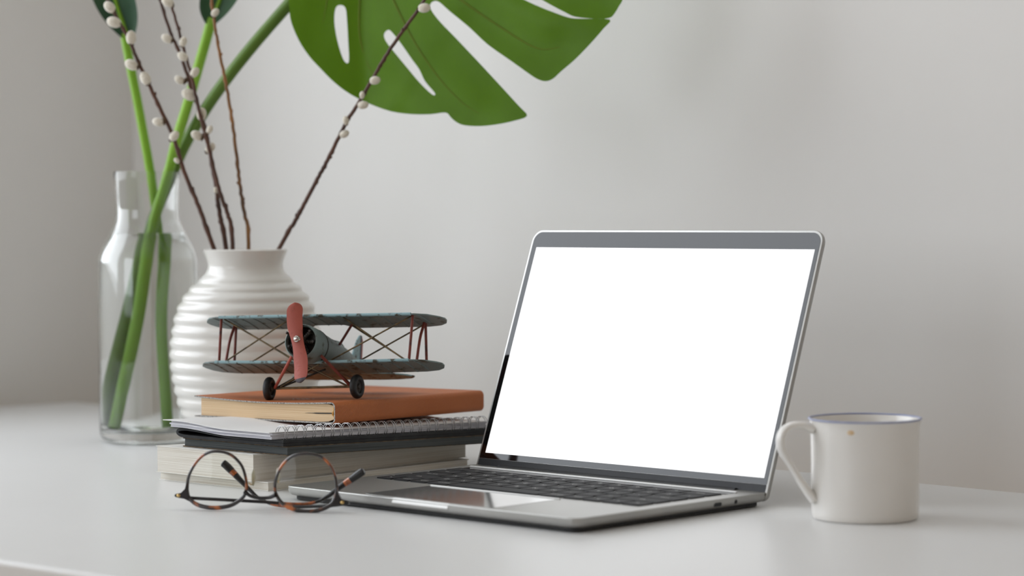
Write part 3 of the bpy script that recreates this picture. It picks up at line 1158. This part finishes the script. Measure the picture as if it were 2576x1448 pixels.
wu, zu = wing('upper_wing', 109.5, 26, 70, 26.0, True, 0.0)
wl_, zlw = wing('lower_wing', 110.0, 27, 70, -13.4, False, 0.012)


def rod(name, a, c, r, m_, **k):
    return pb(MB().tube([a, (Vector(a) + Vector(c)) / 2, c], r, 8), name, m_)


for sgn in (-1, 1):
    X = 87.5 * sgn
    rod('wing_strut', (X - 1 * sgn, 32, zlw(X, 32)), (X, 31, zu(X, 31)), 1.25, TINRD)
    pb(MB().tube(smooth_path([(X, 46, zlw(X, 46)), (X, 50, 10), (X, 55, 21), (X, 57.5, zu(X, 57))], 5), 1.25, 8), 'wing_strut', TINRD)
    rod('wing_strut', (X + 1.5 * sgn, 66, zlw(X, 66)), (X, 60, zu(X, 60)), 1.25, TINRD)
    for (y, ui, li) in ((33, 24, 14), (62, 20, 16)):
        off = 0.9
        pts_a = [(X * 0.98, y, zu(X, y) - 0.8), (Vector((X * 0.98, y, zu(X, y))) + Vector((li * sgn, y, zlw(20, y)))) / 2, (li * sgn, y, zlw(20, y) + 0.8)]
        pb(MB().tube(pts_a, 0.72, 7), 'bracing_rod', BRASS)
        pts_b = [(X * 0.94, y + off, zlw(X, y) + 0.8), (Vector((X * 0.94, y + off, zlw(X, y))) + Vector((ui * sgn, y + off, zu(20, y)))) / 2, (ui * sgn, y + off, zu(20, y) - 0.8)]
        pb(MB().tube(pts_b, 0.72, 7), 'bracing_rod', BRASS)
    rod('cabane_strut', (10.5 * sgn, 60, 8), (21 * sgn, 60, zu(21, 60)), 1.15, TINRD)
    # landing gear
    rod('gear_leg', (13.0 * sgn, 19, -9.5), (33 * sgn if sgn > 0 else -36, 39, -31.4 if sgn > 0 else -32.6), 1.35, TINR if sgn < 0 else TINRD)
    rod('gear_leg', (9.0 * sgn, 54, -13), (33.5 * sgn if sgn > 0 else -36, 42, -31.4 if sgn > 0 else -32.6), 1.25, DARKMETAL)
    rod('gear_brace', (-7 * sgn, 30, -14.5), (31 * sgn, 39, -31.6), 0.7, BRASS)
    rod('gear_brace', (-6 * sgn, 46, -15.5), (31 * sgn, 41, -31.6), 0.8, DARKMETAL)
rod('axle', (-38, 40, -32.8), (35, 40, -31.7), 1.05, BRASS)
for sgn in (-1, 1):
    XM = Matrix.Translation((38.4, 40, -31.7) if sgn > 0 else (-41.5, 40, -33.2)) @ Matrix.Rotation(R(90), 4, 'Y') @ Matrix.Rotation(R(4 * sgn), 4, 'X')
    ty = [(7.3 + 2.9 * math.cos(R(a)), 3.0 * math.sin(R(a))) for a in range(0, 360, 20)]
    wh = pb(MB().lathe(ty, 36, XM, close=True), 'wheel', RUBBER, smooth=60)
    pb(MB().lathe([(0, -2.4), (2.0, -2.4), (2.6, -1.6), (6.2, -1.3), (6.2, 1.3), (2.6, 1.6), (2.0, 2.6), (0, 2.6)], 24, XM), 'hub_disc', DARKMETAL, wh)
# tail
fin = [(110, 6), (114, 16), (119, 25), (124, 30), (128, 31), (131, 26), (132, 8), (131, 2)]
tf = pb(MB().prism(fin, -0.7, 0.7, axis='x'), 'tail_fin', TINB, smooth=0, bevel=0.3)
pb(MB().prism([(128.2, 30.6), (131.2, 26), (132.2, 8), (130, 6)], -0.85, 0.85, axis='x'), 'rudder_stripe', TINR, tf, smooth=0)
pb(MB().prism([(125.5, 30.6), (128.2, 30.6), (130, 6), (127, 6)], -0.8, 0.8, axis='x'), 'rudder_stripe', STRIPEB, tf, smooth=0)
stab = [(3, 98), (22, 99), (42, 103), (53, 110), (58, 117), (53, 123), (38, 127), (18, 128), (3, 127)]
for sgn in (-1, 1):
    pb(MB().prism([(x * sgn, y) for x, y in stab], -8.6, -7.2), 'tailplane', TINB if sgn > 0 else TIN, smooth=0, bevel=0.3)
rod('tail_skid', (0, 119, 0), (0, 125, -20.5), 1.2, DARKMETAL)
# cockpit and headrest
pb(MB().ball((0, 78, 10.5), (5.2, 13, 5.0), 16, 8), 'headrest', TIN, smooth=60)
pb(MB().tube([(7 * math.cos(R(a)), 58 + 8 * math.sin(R(a)), 12.4 - 0.03 * 60 * math.cos(R(a)) ** 2) for a in range(0, 360, 20)], 0.9, 8, closed=True), 'cockpit_rim', DARKMETAL)

# ------------------------------------------------------------------ vase
vase = MB()
vp = [(185, 38.9), (181, 37.2), (176, 35.2), (171, 34.2), (167, 35.0), (163.5, 37.6), (155.7, 44.2), (150.5, 51), (141.8, 57.6), (133, 62.2), (124.5, 65.2), (113.8, 67.2),
      (103, 69), (94, 69.8), (78, 69.2), (62, 67), (42.8, 62.6), (33, 59.0), (20, 53), (8, 47), (2.5, 45), (0.6, 43.6)]
NP = 220
raw = []
for k in range(NP + 1):
    z = 185 - 184.4 * k / NP
    for (za, ra), (zb, rb_) in zip(vp, vp[1:]):
        if zb <= z <= za:
            raw.append((ra + (rb_ - ra) * (za - z) / (za - zb), z))
            break
for _ in range(6):
    raw = [raw[0]] + [((a[0] + 2 * b_[0] + c[0]) / 4, b_[1]) for a, b_, c in zip(raw, raw[1:], raw[2:])] + [raw[-1]]
fine, arc = [], 0.0
for k, (r, z) in enumerate(raw):
    if k and z < 168:
        arc += math.hypot(r - raw[k - 1][0], z - raw[k - 1][1])
    amp = 1.35 * min(1, max(0, (166 - z) / 10)) * min(1, max(0, z / 14))
    fine.append((r + amp * (2 * abs(math.cos(math.pi * arc / 11.2)) ** 0.9 - 1.2), z))
# light smoothing of the outline
for _ in range(2):
    fine = [fine[0]] + [((a[0] + 2 * b_[0] + c[0]) / 4, b_[1]) for a, b_, c in zip(fine, fine[1:], fine[2:])] + [fine[-1]]
innerv = [(r - 4.2, z) for r, z in fine if z < 181 and z > 6][::4]
prof = [(0, 0.6)] + fine[::-1] + [(37.4, 186.2), (36.0, 186.0), (34.8, 184)] + innerv + [(0, 6)]
VX, VY = -245.6, 2230
o = vase.lathe(prof, 96, None).build('vase', CERAMIC, None, smooth=60)
o.location = (VX * S, VY * S, 0)
tag(o, 'round white glazed vase with stacked horizontal ridges holding bare twigs', 'vase')


# ------------------------------------------------------------------ pussy willow twigs in the vase
def twig(label, pts, m_, r0, r1, buds, base_in, depth=2230, seed=1):
    rnd = random.Random(seed)
    path = [aty(x, y, depth + dy) for x, y, dy in pts]
    root = base_in
    full = smooth_path([root] + path, 9)
    t = thing('willow_twig', label, 'twig', root, None, 'willow twigs in the white vase')
    loc = [p - root for p in full]
    k = len(loc)
    rad = []
    for i in range(k):
        f = i / (k - 1)
        rad.append((r0 + (r1 - r0) * f) * (1 + (0.22 if i % 11 == 0 else 0)))
    # slight kinks
    loc2 = []
    for i, p in enumerate(loc):
        loc2.append(p + Vector((rnd.uniform(-0.35, 0.35), rnd.uniform(-0.35, 0.35), 0)))
    MB().tube(loc2, rad, 9).build('stem', m_, t, smooth=60)
    for (px, py, size, kind) in buds:
        P = aty(px, py, depth - 2) - root
        # nearest stem point
        q = min(loc2, key=lambda a: (a.x - P.x) ** 2 + (a.z - P.z) ** 2)
        for _ in range(2):
            P = aty(px, py, (q + root).y - 2) - root
            q = min(loc2, key=lambda a: (a.x - P.x) ** 2 + (a.z - P.z) ** 2)
        i = loc2.index(q)
        q2 = loc2[min(i + 1, k - 1)]
        tdir = (q2 - loc2[max(i - 1, 0)]).normalized()
        d_ = Vector((P.x - q.x, 0, P.z - q.z))
        d_ = (d_.normalized() if d_.length > 0.3 else Vector((0.5, -0.6, 0.4))) * 0.8 + tdir * 0.9
        d_.normalize()
        zq = Vector((0, 0, 1)).rotation_difference(d_).to_matrix().to_4x4()
        sc = size / 2 * (1.22 if kind == 'c' else 1.0)
        if kind == 'c':
            c = MB().ball((0, 0, 0), (sc * 0.82, sc * 0.82, sc * 1.15), 14, 9, zq)
            c.v = [tuple(Vector(v) + P) for v in c.v]
            co = c.build('catkin', CATKIN, t, smooth=60)
            base = P - d_ * sc * 0.9
            MB().tube([q, (q + base) / 2, base, base + d_ * sc * 0.45], [r0 * 0.7, r0 * 0.9, sc * 0.55, sc * 0.2], 8).build('bud_scale', CATCAP, co, smooth=60)
        else:
            MB().tube([q, q + d_ * size * 0.6, q + d_ * size], [r0 * 1.0, r0 * 0.75, 0.2], 8).build('bud', m_, t, smooth=60)


vb = Vector((VX, VY, 0))
twig('dark brown willow twig leaning furthest left over the glass jug', [(533, 612, 0), (500, 520, 0), (462, 430, 0), (438, 350, -4), (392, 250, -6), (352, 165, -8), (322, 95, -8), (285, 28, -8), (250, -40, -8)],
     BARK, 2.3, 1.4, [(330, 95, 9.5, 'c'), (331, 163, 9.5, 'c'), (287, 56, 10, 'c'), (366, 197, 9.5, 'c'), (398, 307, 8, 'c'), (438, 342, 8, 'c'), (445, 404, 4.5, 'c'), (276, 18, 9, 'c'), (391, 242, 4, 'b'), (487, 478, 4, 'b'), (497, 520, 3, 'b')],
     vb + Vector((16, 4, 60)), 2226, 3)
twig('stout brown willow twig with most catkins rising from the vase middle', [(567, 612, 4), (553, 540, 2), (545, 482, 0), (528, 380, 0), (512, 310, 0), (483, 225, 0), (455, 140, 0), (428, 80, 0), (400, -10, 0), (390, -50, 0)],
     BARK, 2.4, 1.3, [(420, 97, 8, 'c'), (476, 238, 10.5, 'c'), (507, 287, 9, 'c'), (495, 341, 8.5, 'c'), (529, 372, 8, 'c'), (452, 201, 7.5, 'c'), (543, 478, 4.5, 'c'), (540, 450, 3, 'b'), (553, 560, 3.5, 'b')],
     vb + Vector((2, 4, 60)), 2228, 5)
twig('brown willow twig twisting round the stout one in the vase middle', [(585, 611, -6), (573, 540, -6), (553, 482, -8), (525, 372, -8), (503, 285, -8), (483, 200, -8), (463, 125, -6), (442, 50, -6), (420, -20, -6)],
     BARK, 2.2, 1.2, [(461, 105, 7, 'c'), (460, 142, 8, 'c'), (490, 182, 7.5, 'c'), (422, 5, 9, 'c'), (527, 326, 6, 'c'), (449, 70, 4, 'b'), (570, 520, 4, 'b'), (583, 600, 3, 'b')],
     vb + Vector((-8, -6, 60)), 2228, 8)
twig('slender ochre brown willow twig almost bare and nearly upright', [(625, 612, 2), (615, 540, 2), (604, 470, 2), (594, 380, 0), (582, 290, 0), (568, 210, 0), (552, 130, 0), (540, 60, 0), (528, -30, 0)],
     BARKO, 1.9, 1.3, [(541, 32, 6.5, 'c'), (555, 142, 3, 'b'), (580, 280, 3.5, 'b'), (600, 466, 3, 'b'), (613, 505, 3, 'b')],
     vb + Vector((-6, 10, 60)), 2224, 11)
twig('reddish brown willow twig leaning right across the big leaf', [(708, 614, 0), (740, 560, -7), (772, 500, -15), (806, 436, -23), (838, 375, -31), (872, 305, -40), (905, 255, -46), (942, 190, -54), (985, 118, -63), (1030, 55, -71), (1085, -25, -80)],
     BARK, 2.1, 1.5, [(1067, 20, 8.5, 'c'), (943, 202, 7.5, 'c'), (911, 239, 5, 'c'), (913, 264, 7.5, 'c'), (870, 303, 6, 'c'), (866, 337, 7, 'c'), (828, 398, 4, 'b'), (820, 425, 4, 'b'), (742, 545, 4.5, 'b'), (730, 580, 3, 'b'), (962, 170, 3, 'b'), (1012, 78, 3, 'b')],
     vb + Vector((-38, 2, 62)), 2226, 14)

# ------------------------------------------------------------------ glass jug with water
JX, JY = -350.8, 2330
jug_out = [(0, 0.2), (38, 0.2), (42.5, 1.2), (45.8, 4.2), (47.2, 8), (47.7, 14), (47.7, 172.8), (46.9, 178), (45.6, 182.5), (42.4, 189.5), (38.0, 197), (33.8, 205.5), (31.0, 212),
           (30.0, 218), (30.0, 224), (30.4, 236), (31.2, 250), (31.8, 257.5), (31.4, 259.6)]
jug_in = [(30.6, 259.6), (30.2, 257), (29.5, 248), (28.6, 236), (28.2, 224), (28.2, 218), (29.2, 211), (32.0, 204.8), (36.4, 196), (40.8, 188.3), (43.9, 181.7), (45.2, 177), (45.9, 172), (45.9, 20), (45.0, 15), (42.2, 11.6), (37.5, 10.2), (0, 9.6)]
jg = MB().lathe(jug_out + jug_in, 96).build('glass_jug', GLASS, None, smooth=60)
jg.location = (JX * S, JY * S, 0)
tag(jg, 'clear glass carafe half behind the vase with green stems standing in water', 'jug')
WZ = 200.5
wat = [(0, 9.8)] + [(r - 0.15, z + 0.15) for r, z in jug_in[::-1][1:] if z < WZ - 3] + [(33.9, WZ - 0.2), (33.2, WZ), (0, WZ)]
wt = MB().lathe(wat, 96).build('water', WATER, None, smooth=60)
wt.location = (JX * S, JY * S, 0)
tag(wt, 'clear water filling the glass carafe up to its shoulder', 'water', kind='stuff')

J0 = Vector((JX, JY, 0))


def stem(parent, root, pts, m_, r, n=12):
    path = smooth_path(pts, 9)
    return MB().tube([p - root for p in path], r, n).build('petiole', m_, parent, smooth=60)


# monstera leaf, traced at its own distance and bent in depth
rootC = J0 + Vector((-33, 9, 14))
monst = thing('monstera_leaf', 'big split green leaf on a long stem arching over the twigs', 'leaf', rootC, None)
cpts = [rootC, J0 + Vector((-29, 9, 38)), J0 + Vector((-15.5, 9, 115)), J0 + Vector((1, 4, 200)), aty(432, 440, 2332), aty(470, 355, 2324), aty(520, 270, 2308), aty(580, 185, 2288), aty(650, 98, 2272), aty(735, 0, 2256),
        aty(790, -70, 2246), aty(845, -130, 2238), aty(905, -178, 2227)]
stem(monst, rootC, cpts, STEMD, 5.6)
outline = [(728, -60), (726, -10), (728, 25), (733, 57), (751, 100), (776, 139), (805, 171), (841, 207), (880, 236), (930, 261), (984, 280), (1037, 287), (1084, 287), (1121, 283),
           (1134, 295), (1148, 307), (1169, 315), (1209, 317), (1251, 312.5), (1294, 303.5), (1326, 291),
           (1305, 266), (1251, 207), (1198, 150), (1144, 93), (1109, 57), (1087, 29), (1082, 12), (1091, 3), (1105, 5), (1130, 27), (1180, 68), (1226, 111), (1287, 154), (1334, 187.5), (1355, 200),
           (1373, 204), (1391, 198), (1412, 179), (1448, 148), (1484, 111), (1519, 71), (1534, 49),
           (1470, 47), (1434, 45), (1390, 30), (1348, 13), (1305, -8), (1285, -26), (1300, -38), (1330, -20), (1375, 6), (1420, 30), (1448, 42), (1500, 47), (1533, 45), (1546, 34), (1558, 14), (1566, 0),
           (1580, -50), (1585, -110), (1560, -180), (1500, -260), (1440, -310), (1400, -330), (1380, -300), (1340, -250), (1310, -270), (1330, -330), (1340, -390), (1290, -450), (1240, -470),
           (1225, -420), (1195, -360), (1165, -390), (1165, -450), (1130, -500), (1060, -520), (980, -500), (920, -440), (890, -370), (893, -310), (905, -262), (870, -270), (820, -240), (770, -180), (740, -120)]
outline = [(x, y if y > -40 else -40 + (y + 40) * 0.62) for x, y in outline]    # the half above the frame is smaller
hole1 = [(855, 12.5), (869, 20), (873, 54), (876, 107), (878, 150), (873, 159), (862, 146), (848, 100), (841, 54), (844, 21)]
hole2 = [(976, 75), (987, 82), (1012, 114), (1037, 150), (1055, 175), (1069, 204), (1094, 234), (1087, 237.5), (1055, 207), (1019, 164), (991, 130), (971, 104), (966, 86)]
veins = [[(905, -178), (913, -90), (905, 0), (905, 90), (925, 160), (952, 205)], [(905, -178), (950, -90), (990, 0), (1040, 100), (1100, 190), (1160, 255), (1205, 285)],
         [(960, -167), (1060, -78), (1160, 0), (1250, 62), (1330, 112), (1370, 124), (1410, 118)], [(1050, -157), (1160, -96), (1280, -52), (1420, -10), (1510, 0)],
         [(905, -178), (860, -108), (830, -30), (812, 60)]]
midrib = [(905, -178), (1050, -157), (1200, -139), (1350, -127), (1480, -121)]


def leaf_depth(x, y):
    """gentle cupping: the blade bends towards the camera at right and low down"""
    a = (x - 1120) / 450
    c = (y + 100) / 420
    d = 2226 - 62 * max(0.0, a + 0.45) + 9 * a * a - 10 * c + 8 * c * c
    # the lobes sag between veins
    return d


def inpoly(p, poly):
    c = False
    for i in range(len(poly)):
        a, q = poly[i], poly[i - 1]
        if (a[1] > p[1]) != (q[1] > p[1]) and p[0] < (q[0] - a[0]) * (p[1] - a[1]) / (q[1] - a[1]) + a[0]:
            c = not c
    return c


loops = []
for pts, nn in ((outline, 3), (hole1, 3), (hole2, 3)):
    if pts is outline:
        loops.append([Vector((p.x, p.y)) for p in smooth_loop([(a, c, 0) for a, c in pts], nn)])
    else:
        loops.append([Vector((p.x, p.y)) for p in smooth_loop([(a, c, 0) for a, c in pts], nn)])
P2d, E2d = [], []
for lp in loops:
    o0 = len(P2d)
    P2d += lp
    E2d += [(o0 + i, o0 + (i + 1) % len(lp)) for i in range(len(lp))]
gx = 720
rnd = random.Random(4)
while gx < 1600:
    gy = -345
    while gy < 330:
        P2d.append(Vector((gx + rnd.uniform(-3, 3), gy + rnd.uniform(-3, 3))))
        gy += 16
    gx += 16
V, E_, Fc, *_r = delaunay_2d_cdt(P2d, E2d, [], 0, 1e-3)
keep = []
for f in Fc:
    c = sum((V[i] for i in f), Vector((0, 0))) / len(f)
    if inpoly(c, loops[0]) and not inpoly(c, loops[1]) and not inpoly(c, loops[2]):
        keep.append(list(f))
vein_s = [smooth_path([(a, c, 0) for a, c in v], 8) for v in veins + [midrib]]


def vein_dist(x, y):
    best = 1e9
    for vp_ in vein_s:
        for q in vp_:
            d = (q.x - x) ** 2 + (q.y - y) ** 2
            if d < best:
                best = d
    return math.sqrt(best)


def leaf_pt(x, y, lift=0):
    d = leaf_depth(x, y) - 5.0 * (1 - math.exp(-(vein_dist(x, y) / 55) ** 2)) * 0.6
    return aty(x, y, d - lift)


b = MB()
vsf = [leaf_pt(p.x, p.y) - rootC for p in V]
vsb = [q + Vector((0, 0.9, 0)) for q in vsf]
nV = len(V)
fs = keep + [[i + nV for i in f[::-1]] for f in keep]
cnt = set()
for f in keep:
    for i in range(len(f)):
        cnt.add((f[i], f[(i + 1) % len(f)]))
for e in cnt:
    if (e[1], e[0]) not in cnt:
        fs.append([e[1], e[0], e[0] + nV, e[1] + nV])
b.add(vsf + vsb, fs)
blade = b.build('blade', LEAFG, monst, smooth=50)
for i, vp_ in enumerate(vein_s):
    k = len(vp_)
    r_ = 2.4 if i == len(vein_s) - 1 else 1.6
    MB().tube([leaf_pt(q.x, q.y, -0.3) - rootC for q in vp_], [r_ * (1 - 0.75 * j / (k - 1)) for j in range(k)], 8).build('vein', VEING, blade, smooth=60)


# two other stems with furled leaves
def furled(label, root, pts, m_, r, leafpts, width, lm):
    t = thing('leaf_stem', label, 'plant stem', root, None, 'leaf stems in the glass carafe')
    stem(t, root, pts, m_, r)
    pth = smooth_path(leafpts, 8)
    b = MB()
    vs, fs = [], []
    k = len(pth)
    n = 9
    for i, p in enumerate(pth):
        f = i / (k - 1)
        wd = width * (math.sin(math.pi * (0.06 + 0.90 * f)) ** 0.8)
        for side in (0, 1):
            for j in range(n):
                a = -1 + 2 * j / (n - 1)
                ang = a * 1.0
                vs.append(p - root + Vector((wd * math.sin(ang) / math.sin(1.0), -wd * 0.9 * (1 - math.cos(ang)) + side * 0.8, 0)))
    for i in range(k - 1):
        for j in range(n - 1):
            a = i * 2 * n + j
            fs.append([a, a + 1, a + 1 + 2 * n, a + 2 * n])
            a += n
            fs.append([a + 1, a, a + 2 * n, a + 1 + 2 * n])
        for j in (0, n - 1):
            a = i * 2 * n + j
            fs.append([a, a + 2 * n, a + 3 * n, a + n])
    for i in (0, k - 1):
        for j in range(n - 1):
            a = i * 2 * n + j
            fs.append([a, a + n, a + n + 1, a + 1])
    b.add(vs, fs)
    bl = b.build('leaf_blade', lm, t, smooth=50)
    MB().tube([p - root + Vector((0, -0.4, 0)) for p in pth], [2.6 * (1 - 0.8 * i / (k - 1)) for i in range(k)], 8).build('vein', STEMG, bl, smooth=60)
    return t


rA = J0 + Vector((14, -2, 14))
furled('light green stem on the left ending in a furled dark leaf', rA,
       [rA, J0 + Vector((12.5, -1, 40)), J0 + Vector((9.5, 0, 115)), J0 + Vector((8.5, 18, 190)), aty(388, 500, 2346), aty(376, 420, 2346), aty(360, 330, 2344), aty(343, 240, 2342), aty(325, 150, 2342), aty(313, 85, 2342)],
       STEMG, 4.4, [aty(322, 96, 2340), aty(308, 55, 2338), aty(290, 0, 2336), aty(262, -90, 2334), aty(235, -180, 2330), aty(215, -260, 2326)], 21, LEAFD)
rB = J0 + Vector((-26, -8, 14))
furled('light green stem crossing behind the twigs and topped by a dark leaf', rB,
       [rB, J0 + Vector((-21, -8, 40)), J0 + Vector((-7.5, -8, 115)), J0 + Vector((4, -8, 196)), aty(425, 430, 2320), aty(445, 350, 2310), aty(472, 262, 2310), aty(500, 165, 2320), aty(522, 88, 2320), aty(533, 45, 2320)],
       STEMG, 5.0, [aty(531, 60, 2318), aty(545, 20, 2316), aty(565, -30, 2314), aty(600, -110, 2310), aty(630, -190, 2306)], 19, LEAFD)

# ------------------------------------------------------------------ spectacles standing upside down, arms folded behind
GY = R(-11)
G0 = Vector((-185, 1768, 0))
gl = thing('spectacles', 'tortoiseshell round spectacles lying upside down with folded arms before the books', 'glasses', G0,
           Matrix.Rotation(GY, 3, 'Z') @ Matrix.Rotation(R(-5), 3, 'X'))
GS = 4.954 * 3.447 * math.cos(GY)
gpx = lambda x, y: ((x - 1213) / GS, (850 - y) / (4.954 * 3.447) + 0.2)
Lrim = [(640, 105), (760, 125), (860, 180), (955, 290), (1005, 440), (1015, 560), (985, 660), (905, 735), (790, 790), (610, 815), (440, 795), (330, 745), (262, 660), (252, 540), (275, 410), (345, 275), (440, 170), (540, 118)]
Rrim = [(1810, 118), (1930, 140), (2030, 205), (2110, 310), (2155, 450), (2160, 590), (2120, 715), (2040, 785), (1900, 830), (1740, 835), (1580, 800), (1460, 725), (1390, 610), (1380, 500), (1415, 370), (1480, 255), (1580, 165), (1690, 125)]
dome = lambda x, cx: 1.2 * ((x - cx) / 24) ** 2
for rim, cx0 in ((Lrim, -34), (Rrim, 33)):
    lp = smooth_loop([(gpx(a, c)[0], 0, gpx(a, c)[1]) for a, c in rim], 5)
    lp = [Vector((p.x, dome(p.x, cx0), p.z)) for p in lp]
    rads = []
    zlo, zhi = min(p.z for p in lp), max(p.z for p in lp)
    for p in lp:
        rads.append(1.15 + 0.45 * max(0, 1 - (p.z - zlo) / (0.5 * (zhi - zlo))))
    rb = MB()
    rb.tube(lp, rads, 10, closed=True)
    rb.v = [(x, y * 1.0, z) for x, y, z in rb.v]
    rim_o = rb.build('rim', TORT, gl, smooth=60)
    cxm, czm = sum(p.x for p in lp) / len(lp), sum(p.z for p in lp) / len(lp)
    b = MB()
    vs, fs = [], []
    rings_ = [1.0, 0.7, 0.35]
    for side in (0, 1.2):
        for f in rings_:
            for p in lp:
                q = Vector((cxm + (p.x - cxm) * f, 0, czm + (p.z - czm) * f))
                vs.append(Vector((q.x, dome(q.x, cx0) * 1.0 - 0.9 * (1 - f * f) + side - 0.6, q.z)))
        vs.append(Vector((cxm, -0.9 + side - 0.6, czm)))
    n_ = len(lp)
    blk = len(rings_) * n_ + 1
    for sd in (0, 1):
        o0 = sd * blk
        for r_ in range(len(rings_) - 1):
            for j in range(n_):
                j2 = (j + 1) % n_
                q = [o0 + r_ * n_ + j, o0 + r_ * n_ + j2, o0 + (r_ + 1) * n_ + j2, o0 + (r_ + 1) * n_ + j]
                fs.append(q if sd == 0 else q[::-1])
        for j in range(n_):
            j2 = (j + 1) % n_
            q = [o0 + (len(rings_) - 1) * n_ + j, o0 + (len(rings_) - 1) * n_ + j2, o0 + blk - 1]
            fs.append(q if sd == 0 else q[::-1])
    for j in range(n_):
        j2 = (j + 1) % n_
        fs.append([j2, j, blk + j, blk + j2])
    b.add(vs, fs)
    b.build('lens', LENS, gl, smooth=60)
bp_ = smooth_path([(gpx(a, c)[0], -0.6, gpx(a, c)[1]) for a, c in ((1000, 600), (1075, 655), (1180, 680), (1310, 675), (1395, 640))], 5)
MB().tube(bp_, [1.7, 1.6, 1.5, 1.4, 1.35, 1.3, 1.3, 1.3, 1.3, 1.3, 1.3, 1.3, 1.3, 1.3, 1.3, 1.3, 1.4, 1.4, 1.5, 1.6, 1.8], 10).build('bridge', ACETB, gl, smooth=60)
for pts in (((250, 500), (225, 585), (175, 635), (105, 648), (92, 668), (105, 690), (200, 700), (300, 745), (275, 640)),
            ((2165, 520), (2190, 610), (2230, 680), (2320, 705), (2335, 728), (2310, 745), (2200, 758), (2080, 788), (2145, 680))):
    MB().prism([gpx(a, c) for a, c in pts], -0.6, 3.0, axis='y').build('end_piece', ACETB, gl, smooth=0, bevel=0.6)
for (a, c) in ((150, 668), (2245, 718)):
    x, z = gpx(a, c)
    MB().ball((x, -0.7, z), (1.6, 0.6, 1.3), 12, 6).build('rivet', GOLD, gl, smooth=60)
for (a, c, sgn) in ((1075, 430, 1), (1400, 400, -1)):
    x, z = gpx(a, c)
    pd = MB().ball((x + 0.3 * sgn, 5.5, z), (1.4, 3.2, 6.2), 14, 9).build('nose_pad', PADCLEAR, gl, smooth=60)
    MB().tube(smooth_path([(x - 1.6 * sgn, 0.6, z - 4), (x - 0.4 * sgn, 4.5, z - 5), (x, 5.4, z)], 5), 0.5, 8).build('pad_arm', GOLD, pd, smooth=60)


def temple(pts, ylist, splits_amber):
    """one arm: amber and black lengths"""
    P = [Vector((gpx(a, c)[0] - 0.19 * y, y, max(1.4, gpx(a, c)[1] - 0.11 * y))) for (a, c), y in zip(pts, ylist)]
    pth = smooth_path(P, 8)
    k = len(pth)
    b = MB()
    vs = []
    rad = []
    for i in range(k):
        f = i / (k - 1)
        r_ = 1.25 + 1.75 * min(1, max(0, (f - 0.55) / 0.3))
        r_ *= {k - 1: 0.3, k - 2: 0.72, k - 3: 0.92}.get(i, 1.0)
        rad.append(r_)
    b.tube(pth, rad, 10, flat=1.0)
    npoly = len(b.f)
    mi = []
    for q in range(npoly):
        i = min(q // 10, k - 1)
        f = i / (k - 1)
        mm_ = 0
        for (a0_, a1_) in splits_amber:
            if a0_ <= f <= a1_:
                mm_ = 1
        mi.append(mm_)
    b.m = mi
    return b.build('temple_arm', [ACETB, AMBER], gl, smooth=60)


# arm hinged at the left end piece: runs right behind both lenses, ear hook rising at right
temple([(130, 672), (300, 690), (700, 700), (1200, 712), (1600, 728), (1850, 705), (2020, 625), (2180, 500), (2330, 395), (2440, 315), (2490, 285)],
       [3, 5, 9, 13, 17, 19, 20, 21, 22, 22, 22], ((0.35, 0.5), (0.73, 0.785)))
temple([(2265, 722), (2150, 745), (1850, 760), (1600, 762), (1350, 735), (1150, 660), (1010, 545), (880, 420), (780, 320), (690, 235), (640, 200)],
       [3, 7, 12, 16, 22, 26, 28, 29, 29, 29, 29], ((0.3, 0.42), (0.76, 0.81)))
